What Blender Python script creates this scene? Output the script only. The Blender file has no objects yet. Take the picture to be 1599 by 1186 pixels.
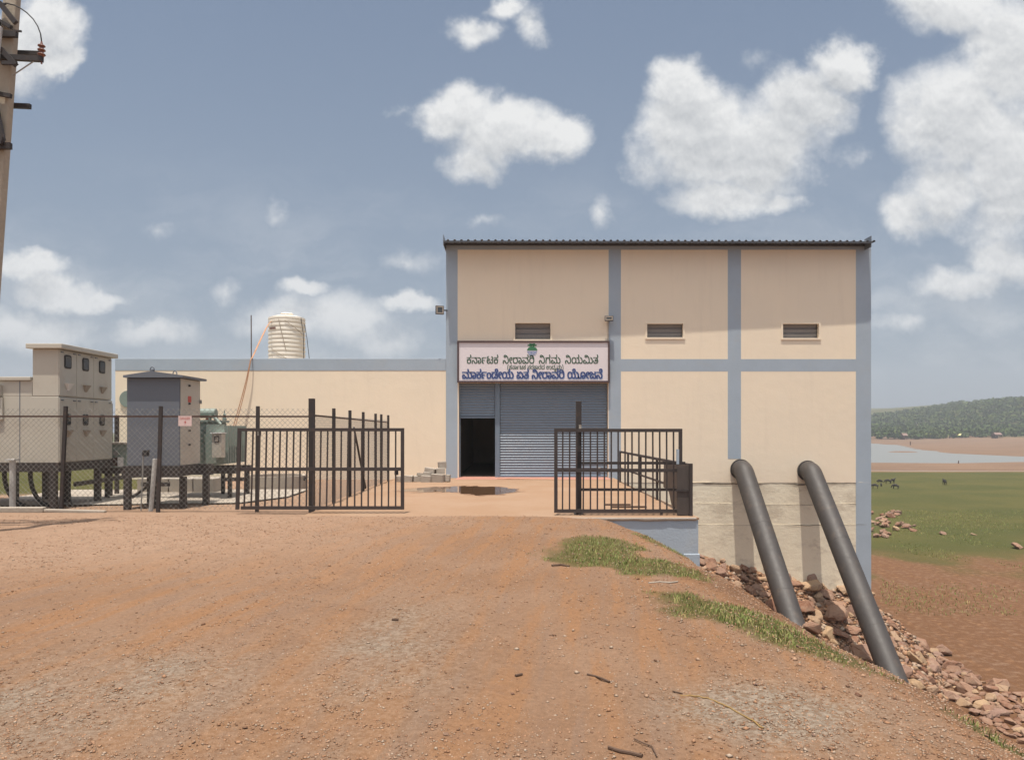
import bpy, bmesh, math, random
import numpy as np
from mathutils import Vector, Matrix, Euler

random.seed(11)
rng = np.random.default_rng(5)
SC = bpy.context.scene
COL = SC.collection
R = math.radians

# ------------------------------------------------------------------ camera
F = 1150.0 / 1599.0          # focal length in image widths
ZC = 1.544                   # eye height above the concrete platform
U0, VH = 799.5, 672.0        # principal column, horizon row of the photograph
cam = bpy.data.cameras.new('camera')
cam.sensor_width = 36.0
cam.lens = 36.0 * F
cam.shift_y = (VH - 593.0) / 1599.0
cam.clip_start = 0.05
cam.clip_end = 6000.0
camo = bpy.data.objects.new('camera', cam)
camo.location = (0, 0, ZC)
camo.rotation_euler = (R(90), 0, 0)
COL.objects.link(camo)
SC.camera = camo

# ------------------------------------------------------------------ sun, sky, exposure
SUN_EL, SUN_AZ = R(79), R(15)        # behind the camera, a little to the left
sun_dir = Vector((-math.sin(SUN_AZ) * math.cos(SUN_EL), -math.cos(SUN_AZ) * math.cos(SUN_EL), math.sin(SUN_EL)))
sl = bpy.data.lights.new('sun', 'SUN')
sl.energy = 4.8
sl.angle = R(0.5)
sl.color = (1.0, 0.93, 0.83)
so = bpy.data.objects.new('sun', sl)
so.rotation_euler = (-sun_dir).to_track_quat('-Z', 'Y').to_euler()
so.location = (0, -10, 40)
COL.objects.link(so)

SC.view_settings.view_transform = 'Standard'
SC.view_settings.look = 'None'
SC.view_settings.exposure = 0.16
SC.view_settings.gamma = 1.0
SC.view_settings.use_curve_mapping = False
SC.cycles.max_bounces = 6
SC.cycles.diffuse_bounces = 3
SC.cycles.volume_bounces = 0
SC.cycles.use_denoising = True


class NT:
    """small helper for writing node graphs"""
    def __init__(self, tree):
        self.t = tree

    def n(self, kind, **kw):
        nd = self.t.nodes.new(kind)
        for k, v in kw.items():
            setattr(nd, k, v)
        return nd

    def put(self, sock, v):
        if v is None:
            return
        if isinstance(v, bpy.types.NodeSocket):
            self.t.links.new(v, sock)
        else:
            if hasattr(sock.default_value, '__len__') and not hasattr(v, '__len__'):
                v = [v] * len(sock.default_value)
            if hasattr(sock.default_value, '__len__') and len(sock.default_value) == 4 and len(v) == 3:
                v = tuple(v) + (1,)
            sock.default_value = v

    def math(self, op, a, b=None, c=None, clamp=False):
        nd = self.n('ShaderNodeMath', operation=op, use_clamp=clamp)
        for i, v in enumerate((a, b, c)):
            self.put(nd.inputs[i], v)
        return nd.outputs[0]

    def vec(self, op, a, b=None, c=None):
        nd = self.n('ShaderNodeVectorMath', operation=op)
        for i, v in enumerate((a, b, c)):
            self.put(nd.inputs[i], v)
        return nd.outputs['Value'] if op in ('LENGTH', 'DOT_PRODUCT', 'DISTANCE') else nd.outputs['Vector']

    def mix(self, f, a, b, mode='MIX'):
        nd = self.n('ShaderNodeMix', data_type='RGBA', blend_type=mode)
        self.put(nd.inputs[0], f)
        self.put(nd.inputs[6], a)
        self.put(nd.inputs[7], b)
        return nd.outputs[2]

    def noise(self, vec, scale, detail=4, rough=0.55, dist=0.0, color=False):
        nd = self.n('ShaderNodeTexNoise')
        self.put(nd.inputs['Vector'], vec)
        nd.inputs['Scale'].default_value = scale
        nd.inputs['Detail'].default_value = detail
        nd.inputs['Roughness'].default_value = rough
        nd.inputs['Distortion'].default_value = dist
        return nd.outputs['Color' if color else 'Fac']

    def ramp(self, f, lo, hi, a=0.0, b=1.0, smooth=True):
        nd = self.n('ShaderNodeMapRange', interpolation_type='SMOOTHSTEP' if smooth else 'LINEAR')
        self.put(nd.inputs[0], f)
        for i, v in zip((1, 2, 3, 4), (lo, hi, a, b)):
            nd.inputs[i].default_value = v
        return nd.outputs[0]


world = bpy.data.worlds.new('World')
SC.world = world
world.use_nodes = True
W = NT(world.node_tree)
world.node_tree.nodes.clear()
sky = W.n('ShaderNodeTexSky', sky_type='NISHITA')
sky.sun_disc = False
sky.sun_elevation = SUN_EL
sky.sun_rotation = R(195)
sky.air_density = 1.0
sky.dust_density = 2.0
sky.ozone_density = 1.6
SKY_MUL = (0.88, 0.92, 0.92)
tc = W.n('ShaderNodeTexCoord')
sep = W.n('ShaderNodeSeparateXYZ')
W.t.links.new(tc.outputs['Generated'], sep.inputs[0])
dx, dy, dz = sep.outputs
# direction of the sky -> azimuth and elevation plane (a cumulus field hung at fixed compass bearings)
ady = W.math('MAXIMUM', W.math('ABSOLUTE', dy), 0.05)
a_ = W.math('DIVIDE', dx, ady)
b_ = W.math('DIVIDE', dz, ady)
cmb = W.n('ShaderNodeCombineXYZ')
W.put(cmb.inputs[0], a_)
W.put(cmb.inputs[1], b_)
pos = cmb.outputs[0]
warp = W.vec('MULTIPLY_ADD', W.vec('SUBTRACT', W.noise(pos, 9.0, 5, 0.6, color=True), (0.5, 0.5, 0.5)), (0.11, 0.09, 0.0), pos)
CL = [  # bearing / height of each cloud puff: u, v, half width, half height, strength
    (1085, 215, 100, 120, 1), (1072, 130, 62, 52, 1), (1185, 230, 120, 95, 1), (1262, 165, 85, 70, 1), (1318, 105, 55, 52, 1), (1120, 312, 100, 42, .9), (1215, 315, 50, 30, .6),
    (1490, 190, 115, 120, 1), (1580, 90, 90, 120, 1), (1570, 270, 100, 130, 1), (1420, 335, 60, 45, .7), (1490, 10, 110, 60, 1), (1470, 300, 80, 60, .8),
    (712, 175, 74, 50, 1), (785, 208, 112, 52, 1), (858, 221, 70, 44, 1), (735, 245, 60, 30, .6), 
    (745, 58, 48, 30, .62), (785, 12, 36, 24, .62), (828, 38, 26, 36, .45), 
    (70, 48, 72, 62, 1), (85, 92, 58, 32, 1), (20, 90, 70, 80, .8), 
    (48, 418, 78, 36, .85), (95, 452, 95, 38, .85), (165, 466, 56, 24, .75), (40, 520, 130, 45, .6),
    (235, 520, 85, 26, .6), (486, 452, 54, 24, .8), (440, 500, 110, 45, .6), (535, 505, 90, 50, .6), (632, 478, 58, 24, .85), (600, 540, 90, 30, .5),
    (252, 356, 36, 20, .22), (432, 332, 28, 20, .20), (632, 402, 55, 20, .24), (632, 166, 20, 14, .26), (755, 352, 34, 18, .28), (940, 322, 20, 28, .26),
    (345, 452, 34, 18, .24), (1500, 440, 85, 40, .75), (1575, 400, 60, 50, .75), (1400, 500, 60, 25, .4), (1180, 95, 24, 16, .12), (1335, 250, 22, 30, .2),
]
dens = None
hgt = None
for (u, v, rx, ry, s) in CL:
    ca, cb = (u - U0) / 1150.0, (VH - v) / 1150.0
    sx, sy = 1150.0 / rx, 1150.0 / ry
    q = W.vec('MULTIPLY_ADD', warp, (sx, sy, 0), (-ca * sx, -cb * sy, 0))
    g = W.math('MULTIPLY_ADD', W.vec('LENGTH', q), -s, s)
    dens = g if dens is None else W.math('SMOOTH_MAX', dens, g, 0.18)
n1 = W.noise(pos, 11.0, 8, 0.62)
n1up = W.noise(W.vec('ADD', pos, (-0.004, 0.014, 0.0)), 11.0, 8, 0.62)
nbig = W.noise(pos, 3.2, 3, 0.5)
front = W.ramp(dy, -0.05, 0.15)
generic = W.math('MULTIPLY', W.math('SUBTRACT', W.noise(warp, 2.6, 4, 0.5), 0.52), 3.0)
dens2 = W.math('ADD', W.math('MULTIPLY', dens, front), W.math('MULTIPLY', generic, W.math('SUBTRACT', 1.0, front)))
dsum = W.math('ADD', dens2, W.math('MULTIPLY', W.math('SUBTRACT', n1, 0.5), 0.85))
alpha = W.ramp(dsum, -0.06, 0.50)
alpha = W.math('MULTIPLY', alpha, W.ramp(b_, 0.02, 0.32, 0.62, 0.93))
veil = W.math('MULTIPLY', W.ramp(W.noise(W.vec('MULTIPLY', warp, (1.0, 2.4, 1.0)), 3.6, 6, .6), .42, .72), W.ramp(b_, 0.42, 0.08, 0.0, 0.42))
alpha = W.math('MAXIMUM', alpha, veil)
# how much cloud lies above: tops shine, undersides turn grey
above = None
wup = W.vec('ADD', warp, (0.004, 0.034, 0.0))
for (u, v, rx, ry, s) in [c for c in CL if c[2] >= 50 and c[4] >= .75]:
    ca, cb = (u - U0) / 1150.0, (VH - v) / 1150.0
    sx, sy = 1150.0 / rx, 1150.0 / ry
    q = W.vec('MULTIPLY_ADD', wup, (sx, sy, 0), (-ca * sx, -cb * sy, 0))
    g = W.math('MULTIPLY_ADD', W.vec('LENGTH', q), -s, s)
    above = g if above is None else W.math('SMOOTH_MAX', above, g, 0.18)
n3 = W.noise(pos, 24.0, 6, 0.6)
n3up = W.noise(W.vec('ADD', pos, (0.0015, 0.007, 0.0)), 24.0, 6, 0.6)
lit = W.math('ADD', W.math('MULTIPLY', W.math('SUBTRACT', n1, n1up), 1.7), W.math('MULTIPLY', W.math('SUBTRACT', n3, n3up), 1.6))
lit = W.math('ADD', lit, W.math('MULTIPLY', W.math('SUBTRACT', nbig, 0.5), 0.7))
lit = W.math('ADD', lit, W.math('MULTIPLY_ADD', W.ramp(above, -0.05, 0.75), -0.62, 0.98), clamp=True)
skyc = W.mix(1.0, sky.outputs[0], SKY_MUL, 'MULTIPLY')
# thin milky air: greyer towards the horizon
hz = W.ramp(b_, -0.02, 0.75, 0.72, 0.30)
skyc = W.mix(hz, skyc, (2.68, 3.18, 3.88))
cloudc = W.mix(lit, (5.0, 5.15, 5.3), (8.1, 8.1, 8.0))
final = W.mix(W.math('MULTIPLY', alpha, W.ramp(b_, 0.0, 0.16)), skyc, cloudc)
# added fill: unseen sky brightened round the sun and behind the camera
sd = W.vec('DOT_PRODUCT', W.vec('NORMALIZE', tc.outputs['Generated']), tuple(sun_dir))
fill_glow = W.math('MULTIPLY', W.ramp(sd, 0.62, 1.0), 11.5)
rear_fill = W.math('MULTIPLY', W.ramp(dy, 0.0, -0.6), 0.9)
final = W.mix(1.0, final, W.vec('SCALE', (1.0, .96, .9)), 'ADD')
final.node.inputs[7].links[0].from_node.inputs['Scale'].default_value = 0
W.put(final.node.inputs[7].links[0].from_node.inputs['Scale'], W.math('ADD', fill_glow, rear_fill))
bg = W.n('ShaderNodeBackground')
W.put(bg.inputs[0], final)
bg.inputs[1].default_value = 0.1
wo = W.n('ShaderNodeOutputWorld')
W.t.links.new(bg.outputs[0], wo.inputs[0])

# ------------------------------------------------------------------ small builders
def X_(u, Y):
    return (u - U0) * Y / 1150.0

def Z_(v, Y):
    return ZC + (VH - v) * Y / 1150.0


def tag(o, label=None, cat=None, group=None, kind=None):
    if label: o['label'] = label
    if cat: o['category'] = cat
    if group: o['group'] = group
    if kind: o['kind'] = kind
    return o


def empty(name, loc, label, cat, group=None, rz=0.0):
    o = bpy.data.objects.new(name, None)
    o.empty_display_size = 0.2
    COL.objects.link(o)
    o.location = loc
    o.rotation_euler = (0, 0, rz)
    return tag(o, label, cat, group)


class MB:
    def __init__(self):
        self.v, self.f = [], []

    def add(self, vs, fs):
        b = len(self.v)
        self.v += [tuple(p) for p in vs]
        self.f += [tuple(i + b for i in f) for f in fs]
        return self

    def box(self, x0, x1, y0, y1, z0, z1):
        return self.add([(x0, y0, z0), (x1, y0, z0), (x1, y1, z0), (x0, y1, z0), (x0, y0, z1), (x1, y0, z1), (x1, y1, z1), (x0, y1, z1)],
                        [(0, 3, 2, 1), (4, 5, 6, 7), (0, 1, 5, 4), (1, 2, 6, 5), (2, 3, 7, 6), (3, 0, 4, 7)])

    def bar(self, p, q, w, h=None, up=(0, 0, 1)):
        """a bar of rectangular section from p to q"""
        h = h or w
        p, q = Vector(p), Vector(q)
        d = (q - p).normalized()
        s = d.cross(Vector(up))
        if s.length < 1e-3:
            s = d.cross(Vector((0, 1, 0)))
        s.normalize()
        t = s.cross(d)
        vs = []
        for c in (p, q):
            for a, b in ((-1, -1), (1, -1), (1, 1), (-1, 1)):
                vs.append(c + s * (a * w / 2) + t * (b * h / 2))
        return self.add(vs, [(3, 2, 1, 0), (4, 5, 6, 7), (0, 1, 5, 4), (1, 2, 6, 5), (2, 3, 7, 6), (3, 0, 4, 7)])

    def tube(self, pts, r, n=10, caps=True):
        pts = [Vector(p) for p in pts]
        rs = r if hasattr(r, '__len__') else [r] * len(pts)
        d = (pts[1] - pts[0]).normalized()
        s = d.orthogonal().normalized()
        vs, fs = [], []
        for i, p in enumerate(pts):
            if i == 0: d = (pts[1] - pts[0])
            elif i == len(pts) - 1: d = (pts[-1] - pts[-2])
            else: d = (pts[i + 1] - pts[i]).normalized() + (pts[i] - pts[i - 1]).normalized()
            d.normalize()
            s = (s - d * s.dot(d)).normalized()
            t = d.cross(s)
            for k in range(n):
                a = 2 * math.pi * k / n
                vs.append(p + (s * math.cos(a) + t * math.sin(a)) * rs[i])
        for i in range(len(pts) - 1):
            for k in range(n):
                a, b = i * n + k, i * n + (k + 1) % n
                fs.append((a, b, b + n, a + n))
        if caps:
            fs.append(tuple(reversed(range(n))))
            fs.append(tuple(range((len(pts) - 1) * n, len(pts) * n)))
        return self.add(vs, fs)

    def lathe(self, prof, c, n=32):
        """prof: list of (radius, z); axis vertical through c"""
        vs, fs = [], []
        for r, z in prof:
            for k in range(n):
                a = 2 * math.pi * k / n
                vs.append((c[0] + r * math.cos(a), c[1] + r * math.sin(a), c[2] + z))
        for i in range(len(prof) - 1):
            for k in range(n):
                a, b = i * n + k, i * n + (k + 1) % n
                fs.append((a, b, b + n, a + n))
        fs.append(tuple(reversed(range(n))))
        fs.append(tuple(range((len(prof) - 1) * n, len(prof) * n)))
        return self.add(vs, fs)

    def disc_y(self, c, r, th, n=28):
        """a disc facing the -Y side, thickness th towards -Y"""
        vs = []
        for y in (c[1], c[1] - th):
            for k in range(n):
                a = 2 * math.pi * k / n
                vs.append((c[0] + r * math.cos(a), y, c[2] + r * math.sin(a)))
        fs = [tuple(range(n)), tuple(reversed(range(n, 2 * n)))]
        for k in range(n):
            b = (k + 1) % n
            fs.append((k, k + n, b + n, b))
        return self.add(vs, fs)

    def build(self, name, mat, parent=None, bevel=0, smooth=False):
        me = bpy.data.meshes.new(name)
        me.from_pydata(self.v, [], self.f)
        me.update()
        if smooth:
            me.polygons.foreach_set('use_smooth', [True] * len(me.polygons))
        if mat: me.materials.append(mat)
        o = bpy.data.objects.new(name, me)
        COL.objects.link(o)
        if parent is not None:
            o.parent = parent
            # builders work in world space: undo the parent's own placement (one or two levels up)
            m = Matrix.Identity(4)
            chain, p = [], parent
            while p is not None:
                chain.append(p)
                p = p.parent
            for p in reversed(chain):
                m = m @ Matrix.LocRotScale(p.location, p.rotation_euler, p.scale)
            me.transform(m.inverted())
        if bevel:
            bm = o.modifiers.new('bevel', 'BEVEL')
            bm.width = bevel
            bm.segments = 2
            bm.limit_method = 'ANGLE'
        return o


def new_mat(name):
    m = bpy.data.materials.new(name)
    m.use_nodes = True
    t = NT(m.node_tree)
    return m, t, m.node_tree.nodes['Principled BSDF']


def mat(name, col, rough=0.7, metal=0.0, var=0.18, scale=3.0, bump=0.15, bscale=40.0, dirt=None, dirt_amt=0.4, spec=0.4):
    """painted / rough surface with broad tone variation, blotches and a fine bump"""
    m, t, b = new_mat(name)
    co = t.n('ShaderNodeTexCoord').outputs['Object']
    n1 = t.noise(co, scale, 5, 0.6)
    n2 = t.noise(co, scale * 7, 4, 0.6)
    k = t.math('ADD', t.math('MULTIPLY', t.math('SUBTRACT', n1, 0.5), 2 * var), t.math('MULTIPLY_ADD', t.math('SUBTRACT', n2, 0.5), var, 1.0))
    c = t.vec('SCALE', col, None)
    sc = c.node
    t.put(sc.inputs['Scale'], k)
    cc = c
    if dirt:
        dm = t.ramp(t.noise(co, scale * 1.7, 6, 0.65, 0.4), 0.5, 0.75)
        cc = t.mix(t.math('MULTIPLY', dm, dirt_amt), cc, dirt)
    t.put(b.inputs['Base Color'], cc)
    b.inputs['Metallic'].default_value = metal
    t.put(b.inputs['Roughness'], t.math('MULTIPLY_ADD', t.math('SUBTRACT', n2, 0.5), 0.25, rough, clamp=True))
    b.inputs['Specular IOR Level'].default_value = spec
    if bump:
        bp = t.n('ShaderNodeBump')
        bp.inputs['Strength'].default_value = bump
        bp.inputs['Distance'].default_value = 0.02
        t.put(bp.inputs['Height'], t.noise(co, bscale, 4, 0.6))
        t.put(b.inputs['Normal'], bp.outputs[0])
    return m


M = {}
M['blue'] = mat('blue_grey_paint', (0.36, 0.42, 0.48), 0.75, var=.10, scale=1.2, bump=.25, bscale=25, dirt=(.42, .42, .40), dirt_amt=.25)
M['iron'] = mat('dark_iron', (0.040, 0.033, 0.031), 0.6, var=.25, scale=5, bump=.1, dirt=(.10, .06, .04), dirt_amt=.5)
M['rail'] = mat('dark_railing_paint', (0.050, 0.040, 0.037), 0.55, var=.25, scale=5, bump=.1, dirt=(.10, .06, .045), dirt_amt=.45)
M['rust'] = mat('rusty_iron', (0.075, 0.042, 0.032), 0.75, var=.3, scale=8)
M['wire'] = mat('galvanised_wire', (0.30, 0.29, 0.27), 0.5, .3, var=.2, scale=3, bump=0)
M['beige'] = mat('beige_cabinet_paint', (0.49, 0.455, 0.385), 0.45, var=.07, scale=1.5, bump=.05, dirt=(.38, .31, .24), dirt_amt=.35)
M['slate'] = mat('slate_grey_paint', (0.140, 0.154, 0.178), 0.5, var=.07, scale=1.5, bump=.05, dirt=(.18, .16, .14), dirt_amt=.25)
M['green'] = mat('transformer_green', (0.225, 0.275, 0.240), 0.5, var=.1, scale=2, bump=.05, dirt=(.2, .18, .14), dirt_amt=.3)
M['glass'] = mat('dark_glass', (0.06, 0.065, 0.07), 0.12, var=.1, bump=0, spec=.6)
M['seal'] = mat('black_rubber', (0.035, 0.033, 0.032), 0.7, var=.1, bump=0)
M['pipe'] = mat('black_pipe_coat', (0.050, 0.043, 0.040), 0.6, var=.3, scale=1.2, bump=.25, bscale=9, dirt=(.11, .08, .06), dirt_amt=.6, spec=.5)
M['conc'] = mat('grey_concrete', (0.36, 0.31, 0.255), 0.9, var=.16, scale=3, bump=.5, bscale=30, dirt=(.24, .19, .14), dirt_amt=.4)
M['block'] = mat('concrete_block', (0.37, 0.325, 0.275), 0.9, var=.16, scale=5, bump=.5, bscale=50)
M['white'] = mat('white_paint', (0.75, 0.73, 0.70), 0.6, var=.06, bump=.05)
M['tank'] = mat('cream_plastic', (0.74, 0.68, 0.58), 0.45, var=.06, scale=2, bump=.03, dirt=(.52, .44, .34), dirt_amt=.4)
M['orange'] = mat('orange_hose', (0.48, 0.26, 0.15), 0.6, var=.2, bump=0)
M['lamp'] = mat('grey_lamp_housing', (0.07, 0.072, 0.08), 0.5, var=.1, bump=0)
M['red'] = mat('red_print', (0.50, 0.10, 0.08), 0.6, var=.1, bump=0)
M['pink'] = mat('faded_sign_white', (0.66, 0.50, 0.47), 0.6, var=.08, bump=0)
M['brown'] = mat('brown_porcelain', (0.16, 0.055, 0.035), 0.25, var=.1, bump=0, spec=.6)
M['polec'] = mat('pole_concrete', (0.42, 0.36, 0.28), 0.9, var=.2, scale=2.5, bump=.4, bscale=30, dirt=(.25, .2, .15), dirt_amt=.5)
M['pvc'] = mat('pale_pvc', (0.50, 0.49, 0.46), 0.5, var=.1, bump=0)
M['stick'] = mat('dry_wood', (0.10, 0.06, 0.04), 0.85, var=.3, scale=12, bump=.3)
M['rope'] = mat('yellow_rope', (0.27, 0.17, 0.06), 0.8, var=.3, scale=60, bump=.3)
M['roof'] = mat('grey_roof_sheet', (0.20, 0.215, 0.235), 0.5, .3, var=.12, scale=1, bump=.05)
M['redstep'] = mat('red_oxide_floor', (0.42, 0.20, 0.15), 0.75, var=.16, scale=3, bump=.2, dirt=(.48, .30, .19), dirt_amt=.5)

# ------------------------------------------------------------------ terrain
def vnoise(x, y, seed=0):
    xi, yi = np.floor(x).astype(np.int64), np.floor(y).astype(np.int64)
    xf, yf = x - xi, y - yi
    def h(a, b):
        n = (a * 374761393 + b * 668265263 + seed * 974711) & 0x7fffffff
        n = ((n ^ (n >> 13)) * 1274126177) & 0x7fffffff
        return ((n ^ (n >> 16)) & 0xffff) / 65535.0
    sx, sy = xf * xf * (3 - 2 * xf), yf * yf * (3 - 2 * yf)
    a = h(xi, yi) * (1 - sx) + h(xi + 1, yi) * sx
    b = h(xi, yi + 1) * (1 - sx) + h(xi + 1, yi + 1) * sx
    return a * (1 - sy) + b * sy


def fbm(x, y, o=4, seed=0):
    s, a, t = 0.0, 0.5, 0.0
    for i in range(o):
        s = s + a * vnoise(x, y, seed + i)
        t += a
        x, y, a = x * 2.03 + 17.1, y * 2.03 + 5.3, a * 0.5
    return s / t - 0.5


def sst(a, b, x):
    t = np.clip((x - a) / (b - a), 0, 1)
    return t * t * (3 - 2 * t)


PLAIN = -6.0
SH_Y = [150, 185, 219, 248, 310, 394, 434, 440]
SH_X = [300, 215, 153, 150, 170, 207, 213, 214]

def ground_z(X, Y, rough=True):
    X, Y = np.asarray(X, float), np.asarray(Y, float)
    xs = np.interp(Y, [-20, 0, 3.6, 5, 7, 9, 11, 13, 16, 40], [2.4, 2.2, 2.0, 1.85, 1.55, 1.5, 1.4, 1.4, 1.6, 1.6])
    xs = xs + 0.25 * fbm(X * 0 + 3.3, Y * 0.7, 3, 9)
    d = np.maximum(X - xs, 0)
    k = np.interp(Y, [0, 9, 11, 12, 13, 15], [1, 0.85, 0.95, 1.3, 2.1, 1.6])
    fall = np.where(d < 1.2, k * 0.25 * d * d, k * 0.36 + 0.84 * (d - 1.2))
    z = -fall - 6.0 * sst(28, 105, Y) + np.where(Y < 13, 0.05 * sst(8, 12.5, Y) * (1 - sst(0.2, 1.6, X)), 0.0)
    z = z - 0.035 * (1 - sst(2, 8, Y))
    # rock fill heaped against the pump house
    B = -2.58 - 0.25 * (X - 6.3) - np.where(Y < 24, 0.46 * (24 - Y), 0.10 * (Y - 24)) - 0.62 * np.maximum(X - 11.6, 0)
    B = np.where(X > 4.0, B, -9)
    z = np.maximum(z, B)
    z = np.maximum(z, PLAIN)
    # wheel ruts and unevenness of the dirt track
    near = (1 - sst(14, 30, Y)) * (X > -40)
    if rough:
        z = z + near * (0.10 * fbm(X * 0.5, Y * 0.5, 3, 1) + 0.035 * fbm(X * 2.2, Y * 2.2, 4, 2) + 0.016 * fbm(X * 9, Y * 9, 3, 3)) * np.where((Y > 12.6) & (X < 4), 0.35, 1.0)
        for xc, w, dep in ((-2.0, .32, .03), (-0.35, .32, .03), (0.5, .2, .015)):
            xc = xc + 0.25 * np.sin(Y * 0.35) + (9 - Y) * 0.09
            z = z - near * dep * np.exp(-((X - xc) / w) ** 2) * (Y < 12.6)
        bank = sst(0.8, 2.0, d) * (Y < 40) * (X < 16)
        z = z + bank * (0.35 * fbm(X * 1.1, Y * 1.1, 3, 12) + 0.22 * fbm(X * 3.3, Y * 3.3, 3, 13)) * (1 - 0.75 * (z < PLAIN + .1))
        z = z + sst(40, 90, Y) * 0.12 * fbm(X * .06, Y * .06, 3, 21)
    # left yard falls gently away behind the fence
    z = z - 0.05 * sst(13.5, 15, Y) * (X < 3.4)
    # keep clear below the concrete platform
    inp = (X > -3.75) & (X < 3.28) & (Y > 13.12) & (Y < 24.3)
    z = np.where(inp, np.minimum(z, -0.22), z)
    # far shore and wooded hill
    sx_ = np.interp(Y, SH_Y, SH_X)
    s = np.maximum(np.where(Y > 150, X - sx_, -1), Y - 440)
    s = np.where(Y < 150, 0, np.maximum(s, 0))
    z = z + 3.2 * sst(0, 160, s) + 0.8 * fbm(X * 0.02, Y * 0.02, 3, 31) * sst(0, 60, s)
    # reservoir basin, the narrow channel before it and a sandbar
    near_edge = np.interp(X, [-500, 60, 103, 124, 175, 300], [176, 179, 170, 179, 190, 200]) + 7 * fbm(X * .03, Y * 0, 3, 65)
    ins = np.minimum(np.minimum(Y - near_edge, np.where(Y > 150, sx_ - X, -1)), 440 - Y)
    bar = np.exp(-(((X - 140) / 6.5) ** 2 + ((Y - 264) / 5.0) ** 2) ** 2)
    z = z - 0.9 * sst(-1, 9, ins) * (1 - 1.2 * bar)
    sc = 141.8 - (X - 70) * .02 + 1.3 * np.sin(X * .05)
    z = z - 0.5 * np.exp(-((Y - sc) / 1.3) ** 2) * (X > 20)
    H = np.interp(X, [-1400, -300, 150, 372, 450, 528, 800, 1400], [0, 0, 3, 9.5, 23, 33.5, 54, 62])
    z = z + H * sst(500, 780, Y + 0.25 * np.maximum(X - 372, 0)) * (1 + 0.16 * fbm(X * .012, Y * .012, 3, 41))
    return z


def grid(lo, a, b, hi, step, g):
    v = list(np.arange(a, b + step / 2, step))
    s, x = step, b
    while x < hi:
        s *= g
        x += s
        v.append(min(x, hi))
    s, x, left = step, a, []
    while x > lo:
        s *= g
        x -= s
        left.append(max(x, lo))
    return np.array(left[::-1] + v)


gx = grid(-1400, -12, 15, 1400, 0.12, 1.055)
gy = grid(-60, 1.4, 26, 1400, 0.12, 1.032)
gx = np.unique(np.concatenate([gx, np.linspace(126, 154, 22)]))
gy = np.unique(np.concatenate([gy, np.linspace(136, 147, 34), np.linspace(162, 196, 24), np.linspace(254, 274, 14)]))
GX, GY = np.meshgrid(gx, gy)
GZ = ground_z(GX, GY)
nx_, ny_ = len(gx), len(gy)
verts = np.stack([GX.ravel(), GY.ravel(), GZ.ravel()], 1)
ii = np.arange(nx_ * ny_).reshape(ny_, nx_)
quads = np.stack([ii[:-1, :-1].ravel(), ii[:-1, 1:].ravel(), ii[1:, 1:].ravel(), ii[1:, :-1].ravel()], 1)


def np_mesh(name, verts, faces, material, smooth=False):
    """verts (n,3), faces (m,k) arrays -> object"""
    me = bpy.data.meshes.new(name)
    n, m, k = len(verts), len(faces), faces.shape[1]
    me.vertices.add(n)
    me.vertices.foreach_set('co', np.ascontiguousarray(verts, np.float32).ravel())
    me.loops.add(m * k)
    me.loops.foreach_set('vertex_index', np.ascontiguousarray(faces, np.int32).ravel())
    me.polygons.add(m)
    me.polygons.foreach_set('loop_start', np.arange(m, dtype=np.int32) * k)
    me.polygons.foreach_set('loop_total', np.full(m, k, np.int32))
    if smooth:
        me.polygons.foreach_set('use_smooth', np.ones(m, bool))
    me.update(calc_edges=True)
    me.validate()
    if material: me.materials.append(material)
    o = bpy.data.objects.new(name, me)
    COL.objects.link(o)
    return o


# what the ground is made of, by place: green cover, pale sand, grey gravel, red soil
def hit(u, v, zoff=0.0):
    """the point of the ground seen at a place of the photograph"""
    dx_, dz_ = (u - U0) / 1150.0, (VH - v) / 1150.0
    Y = np.concatenate([np.arange(2.0, 40, .02), np.arange(40, 900, .4)])
    d = ZC + dz_ * Y - ground_z(dx_ * Y, Y) - zoff
    k = np.argmax(d < 0)
    return Vector((dx_ * Y[k], Y[k], float(ground_z(dx_ * Y[k], Y[k]))))


def seg_dist(X, Y, pts):
    d = np.full(X.shape, 1e9)
    for (x0, y0), (x1, y1) in zip(pts[:-1], pts[1:]):
        vx, vy = x1 - x0, y1 - y0
        t = np.clip(((X - x0) * vx + (Y - y0) * vy) / (vx * vx + vy * vy), 0, 1)
        d = np.minimum(d, np.hypot(X - x0 - t * vx, Y - y0 - t * vy))
    return d


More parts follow.
